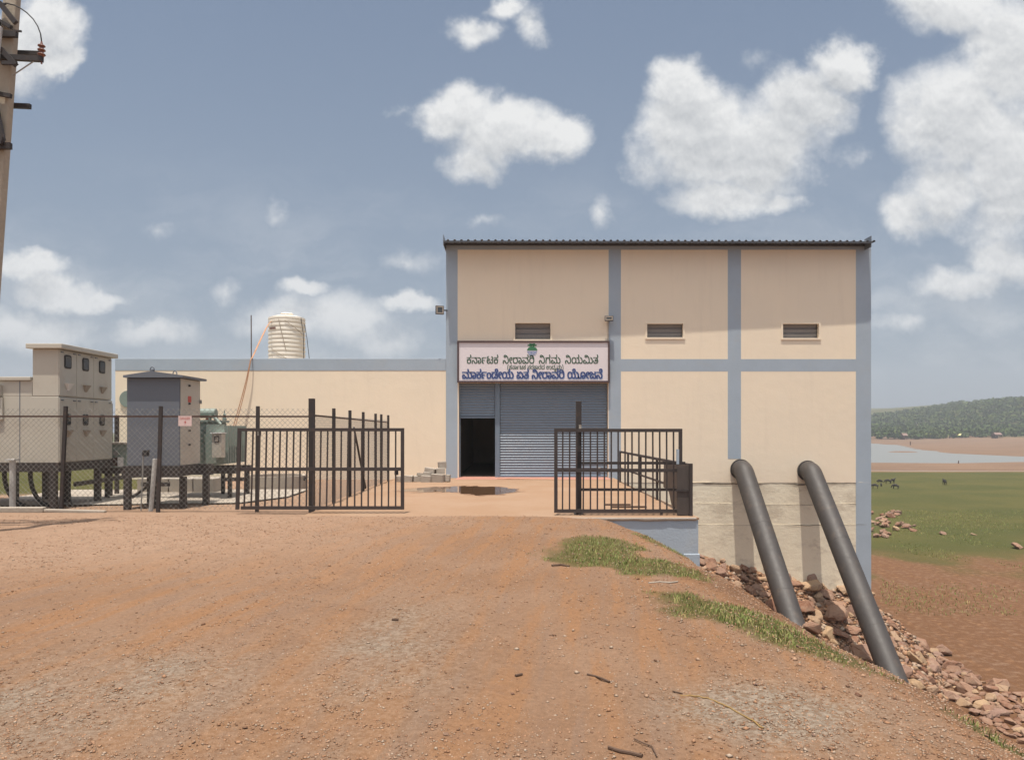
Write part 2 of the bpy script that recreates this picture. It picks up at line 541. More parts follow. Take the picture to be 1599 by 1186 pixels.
GRASS_LINE = [tuple(hit(u, v))[:2] for u, v in ((1065, 938), (1115, 950), (1170, 962), (1225, 986), (1280, 1010), (1340, 1040), (1395, 1064), (1450, 1092), (1520, 1130), (1600, 1176))]
GAP_Y = hit(1440, 1087).y
GRASS_PATCH = [tuple(hit(u, v))[:2] for u, v in ((905, 872), (935, 845), (960, 868), (1000, 878), (1025, 885))]
GRASS_BLOB = [tuple(hit(u, v))[:2] for u, v in ((1085, 952), (1135, 958), (1200, 972), (1250, 1000))]
def grass_mask(X, Y):
    w = np.interp(Y, [2.5, 4, 6, 8, 9], [.16, .2, .36, .62, .6])
    a = 1 - sst(0.3, 1.0, seg_dist(X, Y, GRASS_LINE) / w + 0.9 * fbm(X * 3.1, Y * 3.1, 3, 51))
    b = 1 - sst(0.3, 1.0, seg_dist(X, Y, GRASS_PATCH) / .75 + 1.1 * fbm(X * 2.3, Y * 1.6, 4, 52))
    c = 1 - sst(0.35, 1.0, np.hypot((X - 2.3) / 0.6, (Y - 11.2) / .8) + 0.9 * fbm(X * 2.3, Y * 2.3, 3, 53))
    yg = GAP_Y
    a = a * (1 - .9 * np.exp(-((Y - yg) / .28) ** 2))
    e = 1 - sst(0.25, 1.0, seg_dist(X, Y, GRASS_BLOB) / .75 + 1.1 * fbm(X * 2.0, Y * 2.0, 4, 54))
    return np.clip(np.maximum.reduce([a, 0.85 * b, 0.8 * c, 0.9 * e]), 0, 1)


n_far = fbm(GX * .05, GY * .035, 4, 61)
n_mid = fbm(GX * .16, GY * .10, 4, 62)
plain = (GZ < -4.8) | (GY > 60)
g_plain = sst(36, 47, GY + 14 * n_far + 16 * n_mid) * (1 - sst(134, 137, GY)) * plain
band = np.exp(-((GY - 39 - 8 * n_far) / 4.5) ** 2) * sst(-.15, .2, n_mid) * plain
island = sst(.10, .22, fbm(GX * .03 + 7, GY * .012, 3, 63)) * sst(150, 153, GY) * (1 - sst(170, 176, GY))
sxx = np.interp(GY, SH_Y, SH_X)
sfar = np.where(GY < 150, 0, np.maximum(np.maximum(np.where(GY > 150, GX - sxx, -1), GY - 440), 0))
hill = sst(95, 150, sfar + 60 * n_far)
shore_g = sst(.02, .2, fbm(GX * .02, GY * .012, 3, 64)) * sst(25, 60, sfar) * .6
left_g = sst(17.5, 19.5, GY + 2 * n_mid) * (GX < -9.2) + sst(25, 28, GY) * (GX < 3)
A_grass = np.clip(np.maximum.reduce([grass_mask(GX, GY), g_plain, band * .8, island * .35, hill, shore_g, np.clip(left_g, 0, 1)]), 0, 1)
A_sand = np.clip(sst(12.6, 13.4, GY) * (GX < 3.5) * (1 - sst(40, 60, GY)) + 0.95 * sst(6.0, 9.5, GY + 1.8 * fbm(GX * .5, GY * .35, 4, 71) - .25 * (GX + 5)) * (1 - sst(-5.0, .3, GX + 2.5 * fbm(GX * .35, GY * .3, 4, 72))) * (GY < 14), 0, 1)
gv = np.maximum.reduce([np.exp(-(((GX - 1.45) / .55) ** 2 + ((GY - 4.15) / .45) ** 2)) * 1.3,
                        np.exp(-(((GX + 2.6) / 1.0) ** 2 + ((GY - 4.3) / .8) ** 2)),
                        np.exp(-(((GX + .9) / .5) ** 2 + ((GY - 5.2) / 1.6) ** 2)) * .6])
A_grav = np.clip(gv * (1 + 2.2 * fbm(GX * 2.2, GY * 2.2, 3, 73)), 0, 1)
A_red = np.clip(plain * (GY < 60) * 1.0 + .8 * sst(0.2, 1.2, GX - 1.6 - .2 * (6 - GY)) * (GY < 9) * (GX < 3.4), 0, 1)
mudm = sst(136, 139, GY) * (1 - hill)

gm, t, b = new_mat('earth')
co = t.n('ShaderNodeTexCoord').outputs['Object']
at = t.n('ShaderNodeAttribute', attribute_name='cover')
sp = t.n('ShaderNodeSeparateColor')
t.put(sp.inputs[0], at.outputs['Color'])
a2 = t.n('ShaderNodeAttribute', attribute_name='cover2')
sp2 = t.n('ShaderNodeSeparateColor')
t.put(sp2.inputs[0], a2.outputs['Color'])
nL = t.noise(co, 0.55, 5, 0.6)
nM = t.noise(co, 3.5, 6, 0.65)
nS = t.noise(co, 26, 5, 0.7)
nX = t.noise(co, 110, 3, 0.7)
sh_ = t.vec('ADD', co, t.vec('MULTIPLY', t.vec('DOT_PRODUCT', co, (0, 1, 0)), (-.13, 0, 0)))
track = t.noise(t.vec('MULTIPLY', sh_, (1.0, 0.10, 1.0)), 4.0, 6, 0.62)
dirt = t.mix(t.ramp(nL, .36, .64), (0.222, 0.126, 0.073), (0.252, 0.154, 0.097))
dirt = t.mix(t.math('MULTIPLY', t.ramp(track, .47, .60), .75), dirt, (0.268, 0.138, 0.067))
dirt = t.mix(t.math('MULTIPLY', t.ramp(track, .45, .35), .6), dirt, (0.215, 0.137, 0.094))
dirt = t.mix(t.math('MULTIPLY', t.ramp(nM, .5, .72), .5), dirt, (0.215, 0.128, 0.083))
grav = t.mix(t.ramp(nS, .4, .6), (0.17, 0.135, 0.10), (0.27, 0.215, 0.165))
sand = t.mix(t.ramp(nM, .35, .7), (0.325, 0.212, 0.143), (0.280, 0.180, 0.120))
red = t.mix(t.ramp(nM, .35, .68), (0.112, 0.053, 0.026), (0.145, 0.072, 0.036))
gN = t.noise(co, 0.12, 6, 0.65)
green = t.mix(t.ramp(gN, .35, .65), (0.062, 0.066, 0.018), (0.086, 0.080, 0.023))
mud = t.mix(t.ramp(t.noise(t.vec('MULTIPLY', co, (.3, 1, 1)), .12, 5, .6), .35, .65), (0.165, 0.105, 0.070), (0.205, 0.132, 0.085))
c = t.mix(sp.outputs[1], dirt, sand)
c = t.mix(t.math('MULTIPLY', sp2.outputs[0], t.ramp(nM, .25, .6)), c, red)
c = t.mix(t.math('MULTIPLY', sp.outputs[2], t.ramp(nS, .3, .55)), c, grav)
c = t.mix(sp2.outputs[1], c, mud)
gmask = t.ramp(t.math('ADD', sp.outputs[0], t.math('MULTIPLY', t.math('SUBTRACT', nM, .5), .7)), .25, .75)
c = t.mix(t.math('MULTIPLY', gmask, t.math('MINIMUM', sp.outputs[0], 1.0)), c, green)
# grit: light and dark grains
c = t.mix(t.math('MULTIPLY', t.ramp(nX, .58, .72), .38), c, (0.42, 0.33, 0.25))
c = t.mix(t.math('MULTIPLY', t.ramp(nX, .42, .28), .6), c, (0.10, 0.060, 0.038))
kk = t.math('MULTIPLY_ADD', t.math('SUBTRACT', nS, .5), .75, 1.0)
cs = t.vec('SCALE', c)
t.put(cs.node.inputs['Scale'], kk)
t.put(b.inputs['Base Color'], cs)
b.inputs['Roughness'].default_value = 0.95
b.inputs['Specular IOR Level'].default_value = 0.15
bp = t.n('ShaderNodeBump')
bp.inputs['Strength'].default_value = 0.9
bp.inputs['Distance'].default_value = 0.03
hh = t.math('ADD', t.math('MULTIPLY', nS, .6), t.math('ADD', t.math('MULTIPLY', nX, .35), t.math('MULTIPLY', track, .5)))
t.put(bp.inputs['Height'], hh)
t.put(b.inputs['Normal'], bp.outputs[0])

ground = np_mesh('ground', verts, quads, gm, smooth=True)
tag(ground, 'reddish brown dirt ground with gravel, grass plain and far wooded hill', 'ground', kind='structure')
for nm, (r_, g_, b_) in (('cover', (A_grass, A_sand, A_grav)), ('cover2', (A_red, mudm, A_red * 0))):
    ca = ground.data.color_attributes.new(nm, 'FLOAT_COLOR', 'POINT')
    arr = np.stack([r_.ravel(), g_.ravel(), b_.ravel(), np.ones(r_.size)], 1).astype(np.float32)
    ca.data.foreach_set('color', arr.ravel())


# ------------------------------------------------------------------ water
wm, t, b = new_mat('reservoir_water')
b.inputs['Base Color'].default_value = (0.19, 0.195, 0.19, 1)
b.inputs['Roughness'].default_value = 0.5
b.inputs['Specular IOR Level'].default_value = 0.2
bp = t.n('ShaderNodeBump')
bp.inputs['Strength'].default_value = 0.05
bp.inputs['Distance'].default_value = 0.05
co = t.n('ShaderNodeTexCoord').outputs['Object']
t.put(bp.inputs['Height'], t.noise(co, 1.3, 4, .6))
t.put(b.inputs['Normal'], bp.outputs[0])


def sheet(name, pts, z, material):
    me = bpy.data.meshes.new(name)
    bm = bmesh.new()
    vs = [bm.verts.new((x, y, z)) for x, y in pts]
    f = bm.faces.new(vs)
    bmesh.ops.triangulate(bm, faces=[f])
    bm.normal_update()
    for f in bm.faces:
        if f.normal.z < 0: f.normal_flip()
    bm.to_mesh(me)
    bm.free()
    me.materials.append(material)
    o = bpy.data.objects.new(name, me)
    COL.objects.link(o)
    return o


water = sheet('water', [(-480, 137), (300, 137), (300, 445), (-480, 445)], PLAIN - .17, wm)
tag(water, 'grey reservoir water and narrow channel beyond the green plain', 'water', kind='structure')

# ------------------------------------------------------------------ pump house
YW = 24.0
def wx(u): return X_(u, YW)
def wz(v): return Z_(v, YW)


def plate(mb, x0, x1, z0, z1, y0, y1, holes=()):
    """an upright wall slab with real openings (front at y0, back at y1)"""
    xs = sorted({x0, x1, *[h[0] for h in holes], *[h[1] for h in holes]})
    zs = sorted({z0, z1, *[h[2] for h in holes], *[h[3] for h in holes]})
    inside = lambda x, z: any(h[0] < x < h[1] and h[2] < z < h[3] for h in holes)
    for xa, xb in zip(xs[:-1], xs[1:]):
        for za, zb in zip(zs[:-1], zs[1:]):
            if inside((xa + xb) / 2, (za + zb) / 2): continue
            mb.add([(xa, y0, za), (xb, y0, za), (xb, y0, zb), (xa, y0, zb)], [(0, 1, 2, 3)])
            mb.add([(xa, y1, za), (xb, y1, za), (xb, y1, zb), (xa, y1, zb)], [(3, 2, 1, 0)])
    for a, b_, c, d in list(holes) + [(x0, x1, z0, z1)]:
        mb.add([(a, y0, c), (b_, y0, c), (b_, y0, d), (a, y0, d), (a, y1, c), (b_, y1, c), (b_, y1, d), (a, y1, d)],
               [(0, 1, 5, 4), (1, 2, 6, 5), (2, 3, 7, 6), (3, 0, 4, 7)])
    return mb


# cream limewash: broad mottling, faint streaks under the sills, trowel bump
cm, t, b = new_mat('cream_wall_paint')
co = t.n('ShaderNodeTexCoord').outputs['Object']
n1 = t.noise(co, 0.7, 6, 0.6)
n2 = t.noise(co, 4.0, 5, 0.6)
st = t.noise(t.vec('MULTIPLY', co, (3.0, 3.0, .25)), 1.6, 5, .6)
c = t.mix(t.ramp(n1, .3, .7), (0.86, 0.73, 0.56), (0.83, 0.71, 0.55))
c = t.mix(t.math('MULTIPLY', t.ramp(st, .5, .75), .2), c, (0.70, 0.585, 0.455))
c = t.mix(t.math('MULTIPLY', t.ramp(n2, .52, .7), .25), c, (0.85, 0.74, 0.60))
t.put(b.inputs['Base Color'], c)
b.inputs['Roughness'].default_value = .85
b.inputs['Specular IOR Level'].default_value = .2
bp = t.n('ShaderNodeBump')
bp.inputs['Strength'].default_value = .35
bp.inputs['Distance'].default_value = .02
t.put(bp.inputs['Height'], t.math('ADD', t.noise(co, 3.0, 6, .65), t.math('MULTIPLY', t.noise(co, 30, 3, .6), .25)))
t.put(b.inputs['Normal'], bp.outputs[0])
M['cream'] = cm
# rough shuttered concrete under the plaster, whitewashed
pm, t, b = new_mat('washed_plinth')
co = t.n('ShaderNodeTexCoord').outputs['Object']
n1 = t.noise(co, 1.1, 6, 0.65)
n2 = t.noise(co, 7.0, 6, 0.7)
st = t.noise(t.vec('MULTIPLY', co, (1.0, 1.0, 2.2)), 1.1, 7, .7)
c = t.mix(t.ramp(n1, .3, .7), (0.82, 0.735, 0.57), (0.76, 0.68, 0.53))
c = t.mix(t.math('MULTIPLY', t.ramp(st, .50, .66), .55), c, (0.50, 0.42, 0.32))
c = t.mix(t.math('MULTIPLY', t.ramp(n2, .52, .68), .6), c, (0.80, 0.74, 0.60))
t.put(b.inputs['Base Color'], c)
b.inputs['Roughness'].default_value = .92
b.inputs['Specular IOR Level'].default_value = .15
bp = t.n('ShaderNodeBump')
bp.inputs['Strength'].default_value = .55
bp.inputs['Distance'].default_value = .04
t.put(bp.inputs['Height'], t.math('ADD', t.math('MULTIPLY', st, .35), t.math('MULTIPLY', n2, .6)))
t.put(b.inputs['Normal'], bp.outputs[0])
M['plinth'] = pm

pump = empty('pump_house', (wx(1030), YW + 6, 0), 'tall cream pump house with blue grey columns and overhanging grey sheet roof', 'building')
XL, XR = wx(696.5), wx(1360)
ZT = wz(380)
DEP = 12.0
WIN = [(803, 861, 503, 531), (1009, 1068, 504, 528), (1221, 1280, 504, 529)]
whole = [(wx(a), wx(b_), wz(d), wz(c)) for a, b_, c, d in WIN]
door = (wx(716.5), wx(949.5), 0.0, wz(597.5))
ZP = wz(753)                                    # lower edge of the plaster
front = MB()
# plaster skin stands 35 mm proud of the rough concrete below
plate(front, XL, XR, ZP, ZT, YW, YW + .25, whole + [(door[0], door[1], ZP + .001, door[3])])
front.build('front_wall', M['cream'], pump)
side = MB()
side.box(XL, XL + .25, YW + .255, YW + DEP, -1.0, ZT)
side.box(XR - .25, XR, YW + .255, YW + DEP, -6.4, ZT)
side.box(XL + .255, XR - .255, YW + DEP - .25, YW + DEP, -6.4, ZT)
side.box(XL + .255, XR - .255, YW + .3, YW + DEP - .26, -.32, -.12)
side.build('side_and_back_walls', M['cream'], pump)
# base of the wall: three concrete lifts, every lift a little further out, with ragged lips
plm = MB()
zs = [ZP, wz(786), wz(818), -6.4]
for i in range(3):
    y = YW + .010 - .008 * i
    x0 = XL if i == 0 else wx(1000)
    plm.box(x0, XR, y, YW + .25, zs[i + 1] + .0005, zs[i] - .0005)
plm.build('concrete_plinth', M['plinth'], pump)
lip = MB()
for vrow, amp, out, x0 in ((753, .07, .026, 1075), (786, .05, .016, 1085), (818, .03, .012, 1090)):
    xs = np.arange(wx(x0), XR - .03, .035)
    seed = int(vrow)
    up = .006 + .6 * amp * np.clip(fbm(xs * 2.5, xs * 0 + seed, 4, seed) + .35, 0, 1)
    dn = .012 + .05 * np.clip(fbm(xs * 4.5, xs * 0 + seed, 4, seed + 1) + .2, 0, 1)
    oo = out * np.clip(.38 + 2.6 * fbm(xs * 2.2, xs * 0 + 2.0, 5, seed + 2), .02, 1.2)
    zc = wz(vrow) + .012 * np.sin(xs * 1.3) + .05 * fbm(xs * 3.0, xs * 0 + 9., 5, seed + 3)
    vs, fs = [], []
    for x, a, d_, o_, z in zip(xs, up, dn, oo, zc):
        vs += [(x, YW + .045, z + a), (x, YW + .01 - o_, z + .25 * a), (x, YW + .01 - o_ * .8, z - d_ * .6), (x, YW + .045, z - d_)]
    for k in range(len(xs) - 1):
        for j in range(3):
            fs.append((4 * k + j, 4 * k + 4 + j, 4 * k + 5 + j, 4 * k + 1 + j))
    lip.add(vs, fs)
lip.build('ragged_plaster_edge', M['plinth'], pump)
M['joint_shade'] = mat('dark_joint_shade', (0.17, 0.135, 0.10), .95, var=.3, scale=8, bump=.3)  # dark joint lines with the shade under the lips put into colour
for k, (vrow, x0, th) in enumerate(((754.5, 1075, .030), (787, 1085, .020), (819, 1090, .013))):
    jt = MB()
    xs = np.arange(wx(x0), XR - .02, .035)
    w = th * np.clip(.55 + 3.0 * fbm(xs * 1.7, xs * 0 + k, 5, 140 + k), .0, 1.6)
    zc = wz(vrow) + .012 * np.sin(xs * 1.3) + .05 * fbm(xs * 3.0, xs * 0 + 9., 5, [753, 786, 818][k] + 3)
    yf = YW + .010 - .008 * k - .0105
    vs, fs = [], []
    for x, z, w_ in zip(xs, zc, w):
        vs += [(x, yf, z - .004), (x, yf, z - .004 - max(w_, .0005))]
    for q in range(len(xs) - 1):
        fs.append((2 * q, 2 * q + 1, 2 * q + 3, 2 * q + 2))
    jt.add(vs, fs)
    jt.build('joint_shade_strip', M['joint_shade'], pump)
# painted columns and bands, 6 and 9 mm proud
for k, (ua, ub, vb) in enumerate(((696.5, 714.5, 746), (950.5, 969.5, 750), (1136.5, 1157, 716), (1336.5, 1360, 0))):
    cmb_ = MB()
    zb = wz(vb) if vb else -6.4
    cmb_.box(wx(ua), wx(ub) + (.004 if k == 3 else 0), YW - .004, YW + .002, max(zb, ZP + .002), wz(390))
    if k == 3:
        cmb_.box(wx(ua), wx(ub) + .004, YW - .009, YW + .03, zb, ZP - .003)
        cmb_.box(XR + .0005, XR + .004, YW + .0025, YW + 6, zb, wz(390))
    cmb_.build('column', M['blue'], pump)
bd = MB()
for ua, ub in ((969.5, 1136.5), (1157, 1336.5)):
    bd.box(wx(ua) + .001, wx(ub) - .001, YW - .0025, YW + .002, wz(579.5), wz(560.5))
bd.build('floor_band', M['blue'], pump)
bd = MB()
bd.box(XL, XR, YW - .007, YW + .002, wz(390) + .001, ZT - .002)
bd.build('roof_beam', M['blue'], pump)

M['louvre'] = mat('grey_louvre_glass', (0.24, 0.235, 0.235), .35, var=.1, bump=0)
for (a, b_, c, d) in WIN:
    x0, x1, z0, z1 = wx(a), wx(b_), wz(d), wz(c)
    fr = MB()
    e, th = .03, .05
    fr.box(x0 - .03, x1 + .03, YW - .02, YW + .12, z1 - e, z1 + .02)
    fr.box(x0 - .03, x1 + .03, YW - .03, YW + .12, z0 - .03, z0 + e)
    fr.box(x0 - .03, x0 + e, YW - .02, YW + .12, z0 + e + .001, z1 - e - .001)
    fr.box(x1 - e, x1 + .03, YW - .02, YW + .12, z0 + e + .001, z1 - e - .001)
    w = fr.build('window', M['cream'], pump)
    lv = MB()
    n = 3
    for k in range(n):
        za = z0 + e + (z1 - z0 - 2 * e) * k / n
        zb2 = z0 + e + (z1 - z0 - 2 * e) * (k + 1) / n
        lv.bar((x0 + e, YW + .17, (za + zb2) / 2), (x1 - e, YW + .17, (za + zb2) / 2), .012, (zb2 - za) * 1.02, up=(0, -.35, 1))
    lv.build('louvre_glass', M['louvre'], w)

# roof: profiled steel sheet on purlins, deeper overhang at the left end
def roof_z(y): return Z_(376.5, 23.5) + .04 * (y - 23.5)
rf = MB()
per = .216
xs = []
XRR = X_(1361, 23.5)
x = XL - .02
while x < XRR:
    xs += [(x, 0), (x + .085, 0), (x + .11, .042), (x + .155, .042), (x + .18, 0)]
    x += per
vs, fs = [], []
def yfront(x): return 23.40 + .13 * (x - XL) / (XR - XL)
for x, h in xs:
    yf = yfront(x)
    for y, z in ((yf, roof_z(yf) + h), (YW + DEP + .5, roof_z(YW + DEP + .5) + h)):
        vs.append((x, y, z))
n = len(xs)
for k in range(n - 1):
    fs.append((2 * k, 2 * k + 2, 2 * k + 3, 2 * k + 1))
base = len(vs)
for x, h in xs:
    yf = yfront(x)
    for y, z in ((yf, roof_z(yf) + h - .006), (YW + DEP + .5, roof_z(YW + DEP + .5) + h - .006)):
        vs.append((x, y, z))
for k in range(n - 1):
    fs.append((base + 2 * k + 1, base + 2 * k + 3, base + 2 * k + 2, base + 2 * k))
    fs.append((2 * k, base + 2 * k, base + 2 * k + 2, 2 * k + 2))
rf.add(vs, fs)
roof = rf.build('roof', M['roof'], pump)
pu = MB()
for off, hh in ((.02, .05), (.40, .07)):
    pu.bar((XL - .02, yfront(XL) + off, roof_z(yfront(XL) + off) - .035), (XRR - .02, yfront(XR) + off, roof_z(yfront(XR) + off) - .035), .04, hh)
pu.build('purlin', M['lamp'], roof)
fa = MB()
MB().box(XL - .04, XL - .025, yfront(XL), YW + 2, wz(389), wz(374)).build('end_flashing', M['roof'], roof)
MB().box(XRR, XRR + .015, yfront(XR), YW - .02, wz(391), wz(374)).build('end_flashing', M['roof'], roof)

# rolling shutter with the small door standing open beside it
def shutter(mb, x0, x1, z0, z1, y, pitch=.085):
    rows = int((z1 - z0) / pitch)
    prof = []
    for r in range(rows):
        zb = z0 + r * (z1 - z0) / rows
        for f, o in ((0, .0), (.12, -.004), (.3, -.017), (.5, -.022), (.7, -.017), (.88, -.004)):
            prof.append((zb + f * (z1 - z0) / rows, y + o))
    prof.append((z1, y))
    vs, fs = [], []
    for z, yy in prof:
        vs += [(x0, yy, z), (x1, yy, z)]
    for k in range(len(prof) - 1):
        fs.append((2 * k, 2 * k + 1, 2 * k + 3, 2 * k + 2))
    return mb.add(vs, fs)

shm = mat('blue_grey_shutter_paint', (0.165, 0.215, 0.272), .36, .0, var=.08, scale=2, bump=.03, dirt=(.26, .23, .20), dirt_amt=.25)
YS = YW + .16
s1 = MB()
shutter(s1, wx(781), wx(948.5), .035, door[3] - .01, YS)
sh = s1.build('rolling_shutter', shm, pump)
bb = MB().box(wx(781), wx(948.5), YS - .05, YS + .02, .0, .075)
bb.build('bottom_rail', shm, sh)
hd = MB().bar((wx(781) + 3.2, YS - .045, wz(733)), (wx(781) + 3.28, YS - .045, wz(733)), .03, .16)
hd.build('lock', M['wire'], sh)
s2 = MB()
shutter(s2, wx(718), wx(772.5), wz(650), door[3] - .01, YS)
s2.build('wicket_shutter', shm, pump)
jm = MB()
jm.box(wx(773), wx(780.5), YS - .07, YS + .04, 0, door[3])
jm.box(wx(716.8), wx(718.6), YS - .07, YS + .04, 0, door[3])
jm.box(wx(718.7), wx(772.9), YS - .04, YS + .03, wz(652.5), wz(650.2))
jm.build('door_jamb', shm, pump)
fl = MB().box(XL + .3, XR - .3, YW + .26, YW + DEP - .3, -.115, -.01)
fl.build('floor', M['conc'], pump)
stp = MB().add([(wx(716), YW + .5, -.005), (wx(716), YW + .02, -.002), (wx(713), YW - .75, .004), (wx(951), YW - .75, .004), (wx(949), YW + .02, -.002), (wx(949), YW + .5, -.005),
                (wx(716), YW + .5, .022), (wx(716), YW + .02, .022), (wx(713), YW - .7, .010), (wx(951), YW - .7, .010), (wx(949), YW + .02, .022), (wx(949), YW + .5, .022)],
               [(7, 8, 9, 10), (6, 7, 10, 11), (2, 3, 9, 8), (1, 2, 8, 7), (3, 4, 10, 9)])
stp.build('red_threshold', M['redstep'], pump)

# ------------------------------------------------------------------ low annex on the left
annex = empty('annex_building', (wx(440), YW + 4, 0), 'low cream annex with blue grey parapet band left of the tall pump house', 'building')
AX0, AX1 = wx(180), XL - .004
ZA = wz(559.5)
aw = MB()
plate(aw, AX0, AX1, -.6, wz(578.5), YW + .004, YW + .23)
aw.box(AX0, AX0 + .23, YW + .235, YW + 8, -.6, wz(578.5))
aw.box(AX0 + .24, AX1, YW + 7.77, YW + 8, -.6, wz(578.5))
aw.build('wall', M['cream'], annex)
ab = MB()
ab.box(AX0 - .012, AX1, YW - .004, YW + .24, wz(578.5) + .001, ZA)
ab.box(AX0 - .012, AX0 + .22, YW + .241, YW + 8, wz(578.5) + .001, ZA)
ab.box(AX0 + .23, AX1, YW + 7.76, YW + 8, wz(578.5) + .001, ZA)
ab.build('parapet', M['blue'], annex, bevel=.01)
MB().box(AX0 + .24, AX1, YW + .25, YW + 7.74, ZA - .45, ZA - .25).build('roof_slab', M['conc'], annex)
rd = MB().disc_y((wx(200.5), YW + .002, wz(622.7)), .27, .05, 32)
tag(rd.build('round_panel', M['green'], None), 'round grey green panel on cream wall behind the grey cabinet', 'wall panel')

